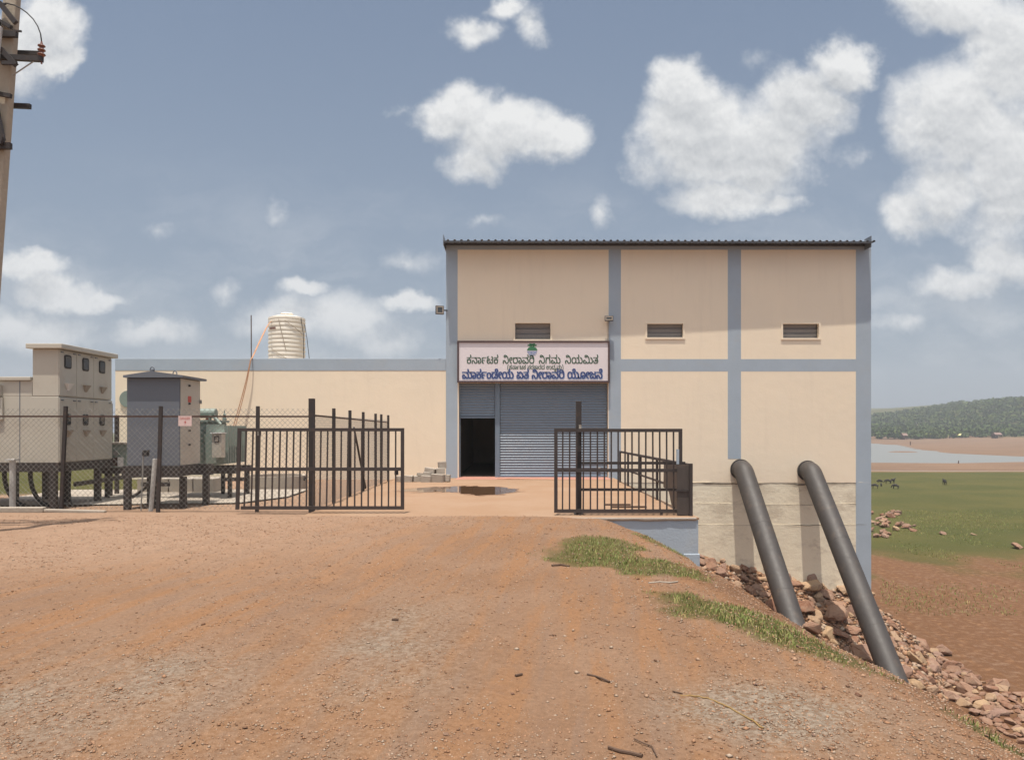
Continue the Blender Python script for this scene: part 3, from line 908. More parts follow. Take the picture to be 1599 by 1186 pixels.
# ------------------------------------------------------------------ name board
# letter outlines, 1000 units to the em: advance, closed contours
GLYPH = {'ka':(574,["283,-12 218,-6 162,11 118,39 85,76 65,120 58,172 61,203 68,232 82,259 100,282 124,303 152,321 166,307 36,306 36,375 244,375 254,384 262,396 268,409 270,424 269,438 266,451 260,464 253,475 298,487 333,475 340,462 345,448 348,435 349,423 348,408 346,396 341,385 336,375 539,375 539,306 405,308 420,318 447,304 470,286 490,263 504,236 513,207 516,174 510,122 490,77 458,40 412,12 354,-6","287,66 356,75 402,100 427,139 436,184 432,219 419,248 398,273 369,291 332,302 287,306 241,302 204,290 174,272 154,248 142,218 138,184 147,136 175,98 222,74","36,474 36,551 334,551 380,552 410,556 429,562 442,569 453,580 460,592 463,604 464,618 460,651 448,682 428,714 399,747 464,790 504,741 528,696 541,655 545,612 543,591 538,566 525,539 504,516 477,497 444,484 404,476 352,474"]),'na_':(711,["483,-12 435,-7 396,8 364,31 338,60 315,92 294,125 271,164 251,191 234,210 218,221 201,227 182,229 152,224 130,208 116,182 111,148 114,116 125,82 141,49 162,17 84,-14 63,20 46,60 35,102 31,145 36,189 51,228 74,260 105,284 141,300 181,305 236,298 279,276 314,239 349,187 371,151 391,121 411,97 434,80 460,70 492,67 536,76 566,104 582,143 587,190 580,258 558,320 523,375 478,420 426,454 367,474 33,474 33,551 562,551 562,474 502,474 508,481 555,446 595,406 627,361 650,310 664,256 669,198 657,110 620,44 562,2"]),'reph':(567,["552,474 279,474 228,473 192,471 166,465 143,454 131,444 122,430 116,414 114,395 116,373 124,356 135,343 149,332 168,324 192,318 223,316 265,315 380,315 380,238 284,238 251,238 226,237 206,236 192,234 179,231 168,227 149,216 134,202 125,183 122,160 126,132 138,110 157,96 180,86 208,81 238,79 248,79 248,0 233,0 194,2 158,8 124,19 96,35 73,56 55,82 44,114 40,152 42,179 48,202 59,224 74,244 94,261 119,276 124,268 88,291 58,322 38,360 32,407 35,434 44,460 58,484 75,503 98,520 123,532 152,541 186,546 227,550 277,551 552,551"]),'aa':(449,["407,241 401,167 382,104 352,54 310,18 258,-5 195,-12 144,-7 102,10 68,35 44,68 29,106 24,148 28,188 39,221 57,246 80,264 106,275 135,279 168,274 192,260 206,239 211,212 207,187 196,167 178,154 156,150 132,154 114,165 104,184 100,210 108,212 102,198 98,184 97,170 96,155 102,121 118,90 149,69 196,62 233,67 264,82 290,106 309,141 321,186 325,241 322,294 311,339 294,378 269,410 248,430 224,446 196,458 160,467 116,472 60,474 -250,474 -250,551 79,551 141,548 194,541 239,528 276,510 309,488 337,460 367,418 389,368 402,308"]),'tta':(815,["243,-12 200,-8 161,2 126,21 96,46 72,78 54,118 44,163 40,216 46,284 65,344 95,394 136,432 185,456 243,464 281,460 314,449 342,431 362,407 375,377 379,342 374,305 360,273 338,246 306,226 265,213 215,209 167,214 128,230 97,252 74,274 94,340 111,321 135,300 167,284 208,279 250,283 279,295 296,314 301,338 297,362 284,380 265,390 241,394 203,388 172,369 149,340 132,303 123,260 120,215 120,205 123,168 130,138 143,115 159,96 179,83 202,74 227,69 253,67 311,76 352,104 379,145 394,195 471,195 484,137 513,98 552,75 597,67 644,74 676,95 693,126 699,162 694,199 680,231 659,258 632,280 600,297 566,307 634,352 680,330 716,303 745,272 765,237 777,198 781,156 770,89 738,36 682,0 602,-12 562,-9 526,0 495,15 466,38 441,66 417,102 450,103 420,64 390,34 360,13 326,-2 287,-9","189,412 142,434 110,465 91,501 85,536 89,566 100,592 121,616 152,634 194,647 248,653 256,575 214,571 186,562 169,546 164,525 169,504 184,485 210,470 246,458","498,306 498,381 555,381 593,382 622,387 643,395 659,406 668,418 675,430 679,445 680,460 675,492 658,520 626,544 570,560 598,636 670,611 722,573 752,524 762,469 756,426 737,383 704,346 653,320 641,316 630,312 620,310 608,308 595,306 577,306"]),'ni':(742,["481,-12 434,-7 395,8 363,31 336,60 313,92 292,125 269,164 249,191 232,210 216,221 199,227 180,229 150,224 128,208 114,182 109,148 112,116 123,82 139,49 160,17 82,-14 61,20 44,60 33,102 29,145 34,189 49,228 72,260 103,284 139,300 179,305 234,298 277,276 312,239 347,187 369,151 390,121 410,97 432,80 458,70 488,67 530,73 563,91 587,120 604,158 614,204 617,257 610,344 589,425 556,499 514,564 463,618 405,658 343,684 278,693 249,689 229,678 217,661 213,641 217,620 228,603 247,592 272,589 306,594 335,610 356,638 367,682 444,675 431,625 411,586 384,556 352,535 315,523 275,519 235,522 200,533 173,550 152,574 139,605 135,642 140,674 153,704 175,728 204,747 239,759 281,763 366,753 445,724 516,676 578,614 630,539 668,453 692,358 700,255 693,171 672,104 640,52 596,16 543,-5"]),'len':(408,["382,430 377,389 362,352 337,322 303,298 260,283 207,278 156,284 114,302 80,325 56,349 81,415 92,402 106,387 123,372 144,360 170,351 200,348 246,354 277,370 295,396 301,427 297,455 284,476 262,489 232,493 203,488 176,475 151,453 132,422 119,382 115,335 115,324 121,262 140,210 171,164 210,126 258,92 313,64 270,-12 206,25 149,68 102,120 66,179 44,246 36,323 42,392 62,450 93,498 133,534 181,556 236,563 279,559 316,546 344,526 365,500 378,467"]),'ra_':(651,["326,-12 249,-4 180,19 123,57 79,110 51,176 42,255 46,309 58,356 76,397 101,433 132,463 168,488 186,474 42,474 42,551 502,551 502,474 493,474 493,483 528,457 557,427 580,392 596,352 607,307 610,255 602,182 576,117 535,63 478,22 409,-3","327,69 389,76 440,96 478,128 506,170 522,218 528,272 521,332 502,382 470,423 430,452 382,470 328,476 270,470 220,450 179,420 149,380 130,330 124,272 138,186 180,122 244,82"]),'va':(794,["226,-12 173,-6 126,10 86,36 56,72 37,116 31,167 36,209 49,246 71,278 101,303 138,319 183,324 231,318 268,299 292,270 300,231 299,215 297,199 293,184 287,172 219,178 221,185 223,194 224,202 225,210 222,229 213,243 199,251 180,254 152,249 128,232 113,206 108,170 116,129 139,96 178,74 234,67 294,76 335,102 360,143 372,195 448,195 460,137 488,98 525,75 570,67 618,76 648,104 664,144 670,191 665,248 650,300 626,346 595,387 559,421 520,448 479,467 438,477 591,483 638,448 678,407 710,361 733,310 747,256 752,198 746,132 728,80 699,39 663,10 622,-6 577,-12 531,-9 494,1 464,17 440,40 418,68 396,101 427,105 400,63 372,32 340,11 306,-2 269,-10","31,474 31,551 541,551 587,552 617,556 636,562 649,569 660,580 667,592 670,604 671,618 667,651 655,682 635,714 606,747 671,790 710,741 735,696 748,655 752,612 750,591 744,566 732,539 711,516 684,497 652,484 611,476 559,474"]),'ri':(651,["326,-12 249,-4 180,18 123,57 79,112 51,185 42,276 48,332 64,384 90,431 124,472 166,506 214,531 266,547 322,552 362,550 398,542 432,530 464,512 493,487 520,454 524,456 506,497 484,536 458,572 428,602 394,628 357,648 316,660 273,664 216,658 180,642 160,615 153,582 155,560 162,538 174,518 188,500 134,444 110,475 90,510 76,548 72,586 79,638 99,678 130,707 170,728 217,739 266,743 338,736 400,714 453,681 499,638 539,586 568,530 588,471 601,410 608,348 610,286 602,198 576,124 535,65 478,22 409,-3","327,69 389,76 440,96 478,128 506,169 522,218 528,271 521,330 502,380 470,421 430,450 382,468 328,474 270,468 220,448 179,418 149,378 130,328 124,271 138,186 180,122 244,82"]),'ga':(648,["326,476 285,471 251,456 222,432 199,401 180,365 164,324 157,298 151,268 147,235 144,198 142,156 141,110 141,0 50,0 50,127 53,204 62,276 80,342 107,401 146,450 198,489 215,474 47,474 47,551 386,551 432,552 462,556 481,562 495,569 506,580 512,592 516,604 517,618 513,651 501,682 481,714 452,747 517,790 556,741 581,696 594,655 598,612 594,576 580,544 559,518 532,498 499,484 461,477 467,481 517,436 552,384 575,326 589,264 596,198 598,130 598,0 507,0 507,110 506,158 504,202 500,241 496,277 489,309 480,336 453,394 420,438 379,467"]),'ma':(1156,["226,-12 173,-6 126,10 86,36 56,72 37,116 31,167 36,209 49,246 71,278 101,303 138,319 183,324 231,318 268,299 292,270 300,231 299,215 297,199 293,184 287,172 219,178 221,185 223,194 224,202 225,210 222,229 213,243 199,251 180,254 152,249 128,232 112,206 107,170 115,129 138,96 178,74 234,67 294,76 335,102 360,143 372,195 448,195 460,137 488,98 525,75 570,67 618,76 648,104 664,144 670,191 665,248 650,300 626,346 595,387 559,421 520,448 479,467 438,477 591,483 638,448 678,407 710,361 733,310 747,256 752,198 746,132 728,80 699,39 663,10 622,-6 577,-12 531,-9 494,1 464,17 440,40 418,68 396,101 427,105 400,63 372,32 340,11 306,-2 269,-10","31,474 31,551 541,551 587,552 617,556 636,562 649,569 660,580 667,592 670,604 671,618 667,651 655,682 635,714 606,747 671,790 710,741 735,696 748,655 752,612 750,591 744,566 732,539 711,516 684,497 652,484 611,476 559,474","908,-12 837,-2 775,26 721,70 673,123 724,177 766,130 810,96 857,74 911,67 964,77 1004,106 1029,152 1037,210 1031,276 1012,333 982,382 943,424 896,460 841,488 884,565 948,528 1005,482 1052,428 1088,365 1111,294 1119,215 1113,153 1096,98 1067,52 1026,18 973,-5"]),'ya':(1336,["308,-12 240,-6 183,14 137,44 100,83 73,128 54,177 44,228 40,279 48,356 73,424 113,482 166,526 231,554 306,563 375,556 432,536 478,506 514,467 541,422 558,374 569,324 572,276 564,196 539,126 500,68 447,24 383,-3","306,67 358,73 403,92 440,122 467,164 484,216 490,279 485,336 469,386 443,427 407,458 361,478 305,484 256,478 212,461 174,432 146,392 128,340 122,277 128,214 144,162 171,121 208,91 253,73","721,-12 650,-2 588,26 534,70 486,123 538,177 580,130 623,96 670,74 722,67 777,77 817,106 842,152 850,210 844,273 824,330 794,379 752,421 702,454 644,477 782,481 826,449 864,412 893,371 914,325 928,273 932,215 929,175 922,134 908,96 887,61 859,31 822,8 776,-7","1088,-12 1017,-2 956,26 902,70 853,123 904,177 946,130 990,96 1037,74 1091,67 1144,77 1184,106 1209,152 1217,210 1211,276 1192,333 1162,382 1123,424 1076,460 1021,488 1064,565 1128,528 1185,482 1232,428 1268,365 1291,294 1299,215 1293,153 1276,98 1247,52 1206,18 1154,-5","923,612 921,591 916,566 903,539 882,516 855,497 822,484 782,476 730,474 600,474 600,551 712,551 758,552 788,556 807,562 820,569 831,580 838,592 841,604 842,618 838,651 826,682 806,714 777,747 842,790 882,741 906,696 919,655"]),'mi':(1180,["224,-12 171,-6 124,10 84,36 54,72 35,116 29,167 34,209 47,246 69,278 99,303 136,319 181,324 229,318 266,299 290,270 298,231 297,215 295,199 291,184 285,172 217,178 219,185 221,194 222,202 223,210 220,229 211,243 197,251 178,254 150,249 126,232 111,206 106,170 114,129 137,96 176,74 232,67 292,76 333,102 358,143 370,195 446,195 458,137 485,98 522,75 565,67 597,70 624,81 647,98 664,120 677,148 686,180 691,217 693,257 686,344 665,425 632,499 588,564 537,618 478,658 415,684 349,693 320,689 300,678 288,661 284,641 288,620 300,603 318,592 343,589 377,594 406,610 428,638 438,682 515,675 502,625 482,586 455,556 424,535 387,523 347,519 307,522 272,533 244,550 223,574 210,605 206,642 210,674 224,704 246,728 274,747 310,759 352,763 437,753 517,724 589,676 652,614 704,539 743,453 768,358 776,255 774,203 766,156 754,116 738,81 718,52 694,28 666,11 636,-2 603,-10 567,-12 524,-9 490,2 461,18 438,40 416,69 394,102 425,105 398,63 370,32 338,11 304,-2 267,-10","931,-12 860,-2 798,26 745,70 696,123 748,177 790,130 834,96 881,74 935,67 988,77 1028,106 1053,152 1061,210 1055,276 1036,333 1006,382 967,424 920,460 865,488 908,565 972,528 1029,482 1076,428 1112,365 1135,294 1143,215 1137,153 1120,98 1091,52 1050,18 997,-5"]),'ta':(622,["308,-12 243,-8 187,4 140,23 101,50 71,81 50,118 37,158 33,201 33,215 34,230 36,245 39,259 118,248 116,238 115,229 114,220 114,209 116,183 122,158 134,134 152,112 178,94 212,80 254,70 307,67 364,70 410,80 446,95 473,114 492,136 504,159 510,182 512,205 511,228 506,249 499,269 487,287 483,291 479,294 475,296 471,300 450,314 426,326 396,333 362,335 326,332 302,324 288,312 284,294 288,277 300,264 321,257 349,254 380,257 406,268 425,284 440,305 448,331 451,360 446,396 432,426 410,449 386,467 360,479 338,486 457,492 486,468 507,436 520,399 525,355 525,347 524,340 524,334 523,328 517,300 501,262 478,232 448,209 414,194 379,184 342,181 285,188 241,210 213,245 204,293 208,322 219,348 238,370 266,388 304,398 351,402 387,400 420,395 449,386 476,375 479,374 482,372 485,371 488,370 491,368 494,366 534,335 562,296 578,253 584,207 580,159 568,116 547,78 517,46 478,21 431,3 374,-8","39,474 39,551 373,551 419,552 449,556 468,562 481,569 492,580 499,592 502,604 503,618 499,651 487,682 467,714 438,747 503,790 542,741 567,696 580,655 584,612 582,591 576,566 564,539 543,516 516,497 484,484 443,476 391,474"]),'sa':(709,["483,-12 435,-7 396,8 364,31 338,60 315,92 294,125 271,164 251,191 234,210 218,221 201,227 182,229 152,224 130,208 116,182 111,148 114,116 125,82 141,49 162,17 84,-14 63,21 46,60 35,103 31,146 36,190 51,228 74,260 105,284 141,300 181,305 220,302 252,292 279,276 304,253 326,224 349,187 371,151 392,121 412,97 434,80 460,70 490,67 534,76 564,103 582,144 588,194 584,240 570,286 544,335 504,387 572,435 614,382 644,327 664,268 670,203 658,112 621,44 562,2","341,315 319,319 300,332 287,351 283,374 287,397 300,416 319,429 341,433 364,429 382,416 395,397 399,374 395,351 382,332 364,319","32,474 32,551 458,551 504,552 534,556 553,562 567,569 578,580 584,592 588,604 589,618 585,651 573,682 553,714 524,747 589,790 628,741 653,696 666,655 670,612 668,591 662,566 650,539 629,516 601,497 568,484 528,476 477,474"]),'da':(765,["216,-12 146,2 90,46 54,118 42,220 46,280 60,334 81,383 112,426 151,461 197,487 212,474 42,474 42,551 512,551 557,552 588,556 607,562 620,569 632,580 638,592 641,604 642,618 638,651 626,682 606,714 577,747 642,790 682,741 706,696 719,655 723,612 721,591 715,566 703,539 682,516 671,507 658,499 642,492 625,486 606,481 583,477 584,483 624,456 658,421 686,379 706,331 719,278 723,220 711,118 674,46 618,2 545,-12 505,-9 470,0 441,14 414,36 390,66 366,104 398,109 374,64 346,32 317,10 285,-3 251,-10","227,67 272,76 308,102 332,143 344,195 420,195 433,137 460,98 497,75 537,67 580,76 613,101 634,147 641,217 637,268 626,316 606,360 579,399 544,431 502,456 451,471 393,476 376,476 318,471 267,457 224,434 188,403 160,365 140,322 128,273 124,219 131,149 151,102 184,76"]),'u':(1222,["966,-12 916,-8 871,3 832,22 801,47 783,70 768,96 757,125 748,162 744,206 742,261 742,336 740,380 735,414 726,440 713,460 701,471 686,480 668,484 647,486 615,482 590,472 571,455 558,432 551,404 549,371 550,338 552,310 554,286 556,263 558,238 559,209 552,143 529,88 493,45 444,14 385,-6 316,-12 234,-2 166,29 110,78 70,142 45,221 37,311 44,385 64,448 96,497 138,534 187,556 242,563 283,559 318,547 346,528 368,501 381,468 385,429 380,388 366,352 341,322 308,298 264,283 212,278 178,281 147,289 120,301 98,316 79,332 63,348 87,414 98,401 112,386 130,372 152,360 177,351 206,348 252,354 283,370 301,395 307,426 302,454 289,476 268,489 242,493 189,481 149,446 124,390 115,315 115,311 118,262 126,217 141,176 162,139 190,109 225,86 268,72 318,67 374,72 416,88 445,112 464,143 474,178 477,216 476,246 474,273 472,299 470,324 468,349 467,375 472,430 489,477 516,514 552,541 597,558 650,563 685,561 715,554 742,541 765,524 783,505 798,483 808,456 816,424 821,384 823,336 823,254 826,199 834,157 848,125 867,100 886,86 908,76 935,69 966,67 1006,71 1040,84 1066,104 1086,134 1099,174 1103,222 1099,277 1086,328 1064,374 1032,418 993,460 944,498 1001,565 1059,515 1106,462 1141,408 1166,350 1180,288 1185,221 1178,154 1159,96 1127,50 1084,16 1030,-5"]),'yasub':(260,["-3,-408 -63,-404 -108,-390 -140,-371 -162,-346 -173,-320 -177,-292 -175,-269 -168,-250 -157,-233 -141,-218 -120,-203 -95,-188 -71,-174 -54,-163 -45,-152 -42,-139 -44,-129 -52,-121 -64,-116 -82,-114 -107,-116 -122,-123 -130,-133 -133,-145 -133,-150 -132,-156 -130,-162 -127,-168 -190,-188 -195,-176 -200,-164 -202,-150 -203,-133 -195,-103 -172,-78 -135,-61 -82,-55 -44,-58 -15,-66 6,-80 19,-97 26,-117 29,-139 27,-157 22,-174 13,-189 -2,-204 -22,-218 -49,-234 -76,-250 -93,-263 -103,-276 -106,-292 -103,-307 -93,-320 -77,-328 -56,-334 -31,-338 -2,-339 46,-335 85,-324 115,-306 136,-284 148,-257 152,-228 148,-196 138,-168 122,-142 104,-118 83,-95 62,-72 44,-49 28,-24 18,3 14,33 18,64 30,89 50,108 74,122 102,131 131,134 176,128 213,110 241,79 257,31 186,20 181,36 174,49 165,58 156,65 144,69 131,70 116,68 102,62 91,50 88,32 92,12 102,-6 118,-26 137,-46 158,-68 179,-93 198,-121 214,-152 224,-188 228,-229 223,-274 208,-312 186,-343 156,-367 120,-385 81,-398 40,-406"]),'ma_':(1156,["226,-12 173,-6 126,10 86,36 56,72 37,116 31,167 36,209 49,246 71,278 101,303 138,319 183,324 231,318 268,299 292,270 300,231 299,215 297,199 293,184 287,172 219,178 221,185 223,194 224,202 225,210 222,229 213,243 199,251 180,254 152,249 128,232 113,206 108,170 116,129 139,96 178,74 234,67 294,76 335,102 360,143 372,195 448,195 460,137 488,98 525,75 570,67 618,76 648,104 664,144 670,191 665,248 650,300 626,346 595,387 559,421 520,448 479,467 438,477 591,483 638,448 678,407 710,361 733,310 747,256 752,198 746,132 728,80 699,39 663,10 622,-6 577,-12 531,-9 494,1 464,17 440,40 418,68 396,101 427,105 400,63 372,32 340,11 306,-2 269,-10","31,474 31,551 541,551 587,552 617,556 636,562 649,569 660,580 667,592 670,604 671,618 667,651 655,682 635,714 606,747 671,790 710,741 735,696 748,655 752,612 750,591 744,566 732,539 711,516 684,497 652,484 611,476 559,474","908,-12 837,-2 775,26 721,70 673,123 725,177 767,130 810,96 857,74 909,67 964,77 1004,106 1029,152 1037,210 1031,273 1012,330 981,379 940,421 889,454 831,477 969,481 1013,449 1050,412 1079,371 1101,324 1114,273 1119,215 1116,175 1108,134 1095,96 1074,61 1046,31 1009,8 963,-7","801,474 801,551 1006,551 1006,474"]),'anus':(550,["271,-12 205,-4 148,18 101,55 66,105 44,168 37,243 44,314 66,377 100,429 148,468 206,492 276,500 350,492 410,466 455,426 488,374 507,313 513,244 506,174 485,112 451,60 404,21 344,-4","273,63 345,76 394,114 422,172 431,243 421,318 391,376 342,413 277,425 226,419 186,402 156,374 135,338 123,294 119,246 129,170 160,112 208,75"]),'dee':(768,["216,-12 146,2 90,46 54,118 42,220 46,280 60,334 81,383 112,426 151,461 197,487 212,474 42,474 42,551 486,551 544,553 584,560 609,570 627,583 637,598 644,614 647,632 648,651 642,688 622,716 592,734 555,740 519,734 490,718 470,694 463,667 463,662 463,656 463,651 464,646 435,688 445,690 454,692 462,693 470,693 492,690 509,682 520,668 523,650 519,630 508,614 490,605 467,602 436,608 416,626 404,652 400,681 405,712 418,742 441,768 472,790 512,804 560,809 609,804 650,788 684,762 708,728 724,687 729,640 726,605 718,573 703,545 682,521 662,506 638,494 610,484 579,478 544,475 505,474 558,506 592,491 624,474 649,452 668,427 682,398 689,368 692,337 691,320 690,305 686,290 679,275 676,271 672,268 668,265 665,261 644,234 617,213 583,199 542,194 510,197 482,206 457,220 437,241 424,268 420,301 429,346 454,378 492,396 534,402 565,400 592,394 614,384 633,372 673,341 704,296 723,243 729,184 723,129 706,81 678,42 642,12 599,-6 550,-12 489,-5 442,14 403,50 367,104 398,109 374,64 346,32 317,10 285,-3 251,-10","227,67 272,75 306,100 330,138 344,184 420,184 436,131 464,95 500,74 542,67 571,70 598,79 620,94 638,117 650,147 654,185 651,222 642,258 627,291 606,318 578,335 543,341 524,338 508,330 498,318 495,301 498,282 508,268 524,260 547,257 563,259 580,264 597,274 610,290 619,310 622,337 618,366 606,392 588,416 562,437 532,454 496,466 455,474 411,476 376,476 318,471 267,457 224,434 188,404 160,366 140,322 128,273 124,220 131,149 151,102 184,76"]),'e':(787,["575,-12 529,-9 492,1 462,17 438,40 416,68 394,101 425,105 398,63 370,32 338,11 304,-2 267,-10 224,-12 171,-6 124,10 84,36 54,72 35,116 29,167 34,209 47,246 69,278 99,303 136,319 181,324 229,318 266,299 290,270 298,231 297,215 295,199 291,184 285,172 217,178 219,186 221,194 222,203 223,210 220,229 211,243 197,251 178,254 150,249 126,232 111,206 106,170 114,129 137,96 176,74 232,67 292,76 333,102 358,143 370,195 446,195 458,137 486,98 523,75 568,67 614,77 645,106 662,150 668,206 663,268 646,321 622,365 590,402 552,432 510,456 466,476 420,491 431,493 401,442 362,408 317,389 267,383 239,385 210,392 182,403 156,422 132,447 114,480 103,523 98,575 175,583 185,522 204,484 231,464 267,458 305,465 336,486 359,525 373,583 471,561 552,528 617,488 668,440 706,386 731,328 745,268 750,207 744,137 726,82 697,40 661,10 620,-6"]),'yee':(1336,["308,-12 240,-6 183,14 137,44 100,83 73,128 54,177 44,228 40,279 48,356 73,424 113,482 166,526 231,554 306,563 375,556 432,536 478,506 514,467 541,422 558,374 569,324 572,276 564,196 539,126 500,68 447,24 383,-3","306,67 358,73 403,92 440,122 467,164 484,216 490,279 485,336 469,386 443,427 407,458 361,478 305,484 256,478 212,461 174,432 146,392 128,340 122,277 128,214 144,162 171,121 208,91 253,73","721,-12 650,-2 588,26 534,70 486,123 538,177 580,130 623,96 670,74 722,67 777,77 817,106 842,152 850,210 844,273 824,330 794,379 752,421 702,454 644,477 780,483 824,451 862,414 892,372 914,325 928,273 932,215 929,175 922,134 908,96 887,61 859,31 822,8 776,-7","1088,-12 1017,-2 956,26 902,70 853,123 904,177 946,130 990,96 1037,74 1091,67 1144,77 1184,106 1209,152 1217,210 1211,276 1192,333 1162,382 1123,424 1076,460 1021,488 1064,565 1128,528 1185,482 1232,428 1268,365 1291,294 1299,215 1293,153 1276,98 1247,52 1206,18 1154,-5","600,474 600,551 680,551 738,553 778,560 803,570 821,583 831,598 838,614 841,632 842,651 836,688 816,716 786,734 749,740 713,734 684,718 664,694 657,667 657,662 657,656 657,651 658,646 629,688 639,690 648,692 656,693 664,693 686,690 703,682 714,668 717,650 713,630 702,614 684,605 661,602 630,608 610,626 598,652 594,681 599,712 612,742 635,768 666,790 706,804 754,809 803,804 844,788 878,762 902,728 918,687 923,640 920,605 912,573 898,545 877,521 856,506 832,494 805,484 774,478 739,475 700,474"]),'uu':(746,["90,-12 29,-3 -25,23 -74,63 -119,113 -68,168 -28,123 10,92 48,73 90,67 129,73 154,92 169,120 174,156 174,191 172,220 170,246 168,271 166,296 166,324 174,394 198,452 237,500 288,534 348,556 417,563 486,557 546,538 595,507 636,468 668,419 690,364 704,303 708,238 702,165 683,103 652,54 611,18 559,-5 497,-12 445,-7 402,10 369,35 344,68 330,106 325,148 329,188 340,221 358,246 380,264 407,275 436,279 469,274 492,260 507,239 512,212 508,187 496,167 479,154 457,150 433,154 416,165 405,184 401,210 409,212 403,198 400,184 398,170 397,155 403,121 420,90 450,69 497,62 534,67 566,82 592,107 610,141 622,184 626,236 620,300 604,358 576,410 536,450 484,476 419,485 370,480 328,465 294,440 268,407 253,365 248,314 248,284 250,258 252,235 254,212 256,186 256,155 250,101 232,58 204,27 170,5 131,-8"]),'ja':(775,["561,-12 505,-5 458,14 417,50 380,104 411,104 387,64 360,34 331,13 298,-2 261,-9 218,-12 166,-7 124,10 91,34 68,65 54,100 49,136 53,176 66,210 86,240 113,268 147,294 187,321 221,345 248,368 265,392 271,422 269,442 263,458 253,472 238,482 217,488 190,490 153,485 127,472 112,450 107,422 108,406 112,392 118,377 127,363 57,332 43,357 34,382 28,406 26,431 30,465 44,496 67,523 98,544 140,558 191,563 246,558 288,542 318,518 337,489 348,456 351,423 347,389 336,358 318,331 292,305 261,280 224,254 184,226 154,201 137,174 131,141 138,107 157,84 186,71 223,67 281,76 322,102 347,143 358,195 434,195 447,137 476,98 515,75 561,67 609,74 640,94 657,122 663,155 660,183 652,210 638,234 620,257 691,303 713,271 730,234 741,194 745,151 740,106 726,67 701,34 666,9 619,-7","517,311 463,316 416,330 376,352 344,378 317,408 296,438 278,469 316,511 367,450 417,412 465,392 510,385 549,390 580,404 599,428 605,464 604,486 600,507 594,526 587,540 665,563 673,544 680,520 685,494 687,468 682,422 667,384 643,352 610,330 568,316"]),'nee':(711,["483,-12 435,-7 396,8 364,31 338,60 315,92 294,125 271,164 251,191 234,210 218,221 201,227 182,229 152,224 130,208 116,182 111,148 114,116 125,82 141,49 162,17 84,-14 63,20 46,60 35,102 31,145 36,189 51,228 74,260 105,284 141,300 181,305 236,298 279,276 314,239 349,187 371,151 391,121 411,97 434,80 460,70 492,67 536,76 566,104 582,143 587,190 580,258 558,320 523,375 478,420 426,454 367,474 33,474 33,551 426,551 484,553 524,560 549,570 567,583 577,598 584,614 587,632 588,651 582,688 562,716 532,734 495,740 459,734 430,718 410,694 403,667 403,662 403,656 403,651 404,646 375,688 385,690 394,692 402,693 410,693 432,690 449,682 460,668 463,650 459,630 448,614 430,605 407,602 376,608 356,626 344,652 340,681 345,712 358,742 381,768 412,790 452,804 500,809 549,804 590,788 624,762 648,728 664,687 669,640 666,605 658,573 644,545 623,521 602,506 578,494 551,484 520,478 485,475 446,474 418,474 508,483 555,448 595,407 627,361 650,310 664,256 669,198 657,110 620,44 562,2"]),'paren':(383,["49,218 54,324 69,426 94,526 130,620 176,710 232,793 317,793 261,701 216,608 182,514 158,418 143,319 138,217 149,63 181,-84 237,-227 318,-368 232,-368 151,-240 94,-96 60,58"]),'parenc':(383,["334,207 329,101 314,-2 288,-101 252,-196 207,-285 150,-368 66,-368 122,-276 166,-184 201,-89 226,8 240,106 245,208 234,362 202,510 146,652 65,793 150,793 231,665 288,522 323,367"]),'ra':(651,["326,-12 249,-4 180,19 123,57 79,110 51,176 42,255 46,309 58,356 76,397 101,433 132,463 168,488 186,474 42,474 42,551 398,551 444,552 474,556 493,562 507,569 518,580 524,592 528,604 529,618 525,651 513,682 493,714 464,747 529,790 568,741 593,696 606,655 610,612 608,591 602,566 590,539 569,516 555,505 538,494 518,486 496,480 491,488 526,462 556,432 579,396 596,356 606,309 610,255 602,182 576,117 535,63 478,22 409,-3","327,69 389,76 440,96 478,128 506,170 522,218 528,272 521,332 502,382 470,423 430,452 382,470 328,476 270,470 220,450 179,420 149,380 130,330 124,272 138,186 180,122 244,82"]),'ka_':(574,["283,-12 218,-6 162,11 118,39 85,76 65,120 58,172 61,203 68,232 82,259 100,282 124,303 152,321 166,307 36,306 36,375 244,375 254,384 262,396 268,409 270,424 269,438 266,451 260,464 253,475 298,487 333,475 340,462 345,448 348,435 349,423 348,408 346,396 341,385 336,375 539,375 539,306 405,308 420,318 447,304 470,286 490,263 504,236 513,207 516,174 510,122 490,77 458,40 412,12 354,-6","287,66 356,75 402,100 427,139 436,184 432,219 419,248 398,273 369,291 332,302 287,306 241,302 204,290 174,272 154,248 142,218 138,184 147,136 175,98 222,74","36,474 36,551 425,551 425,474"])}


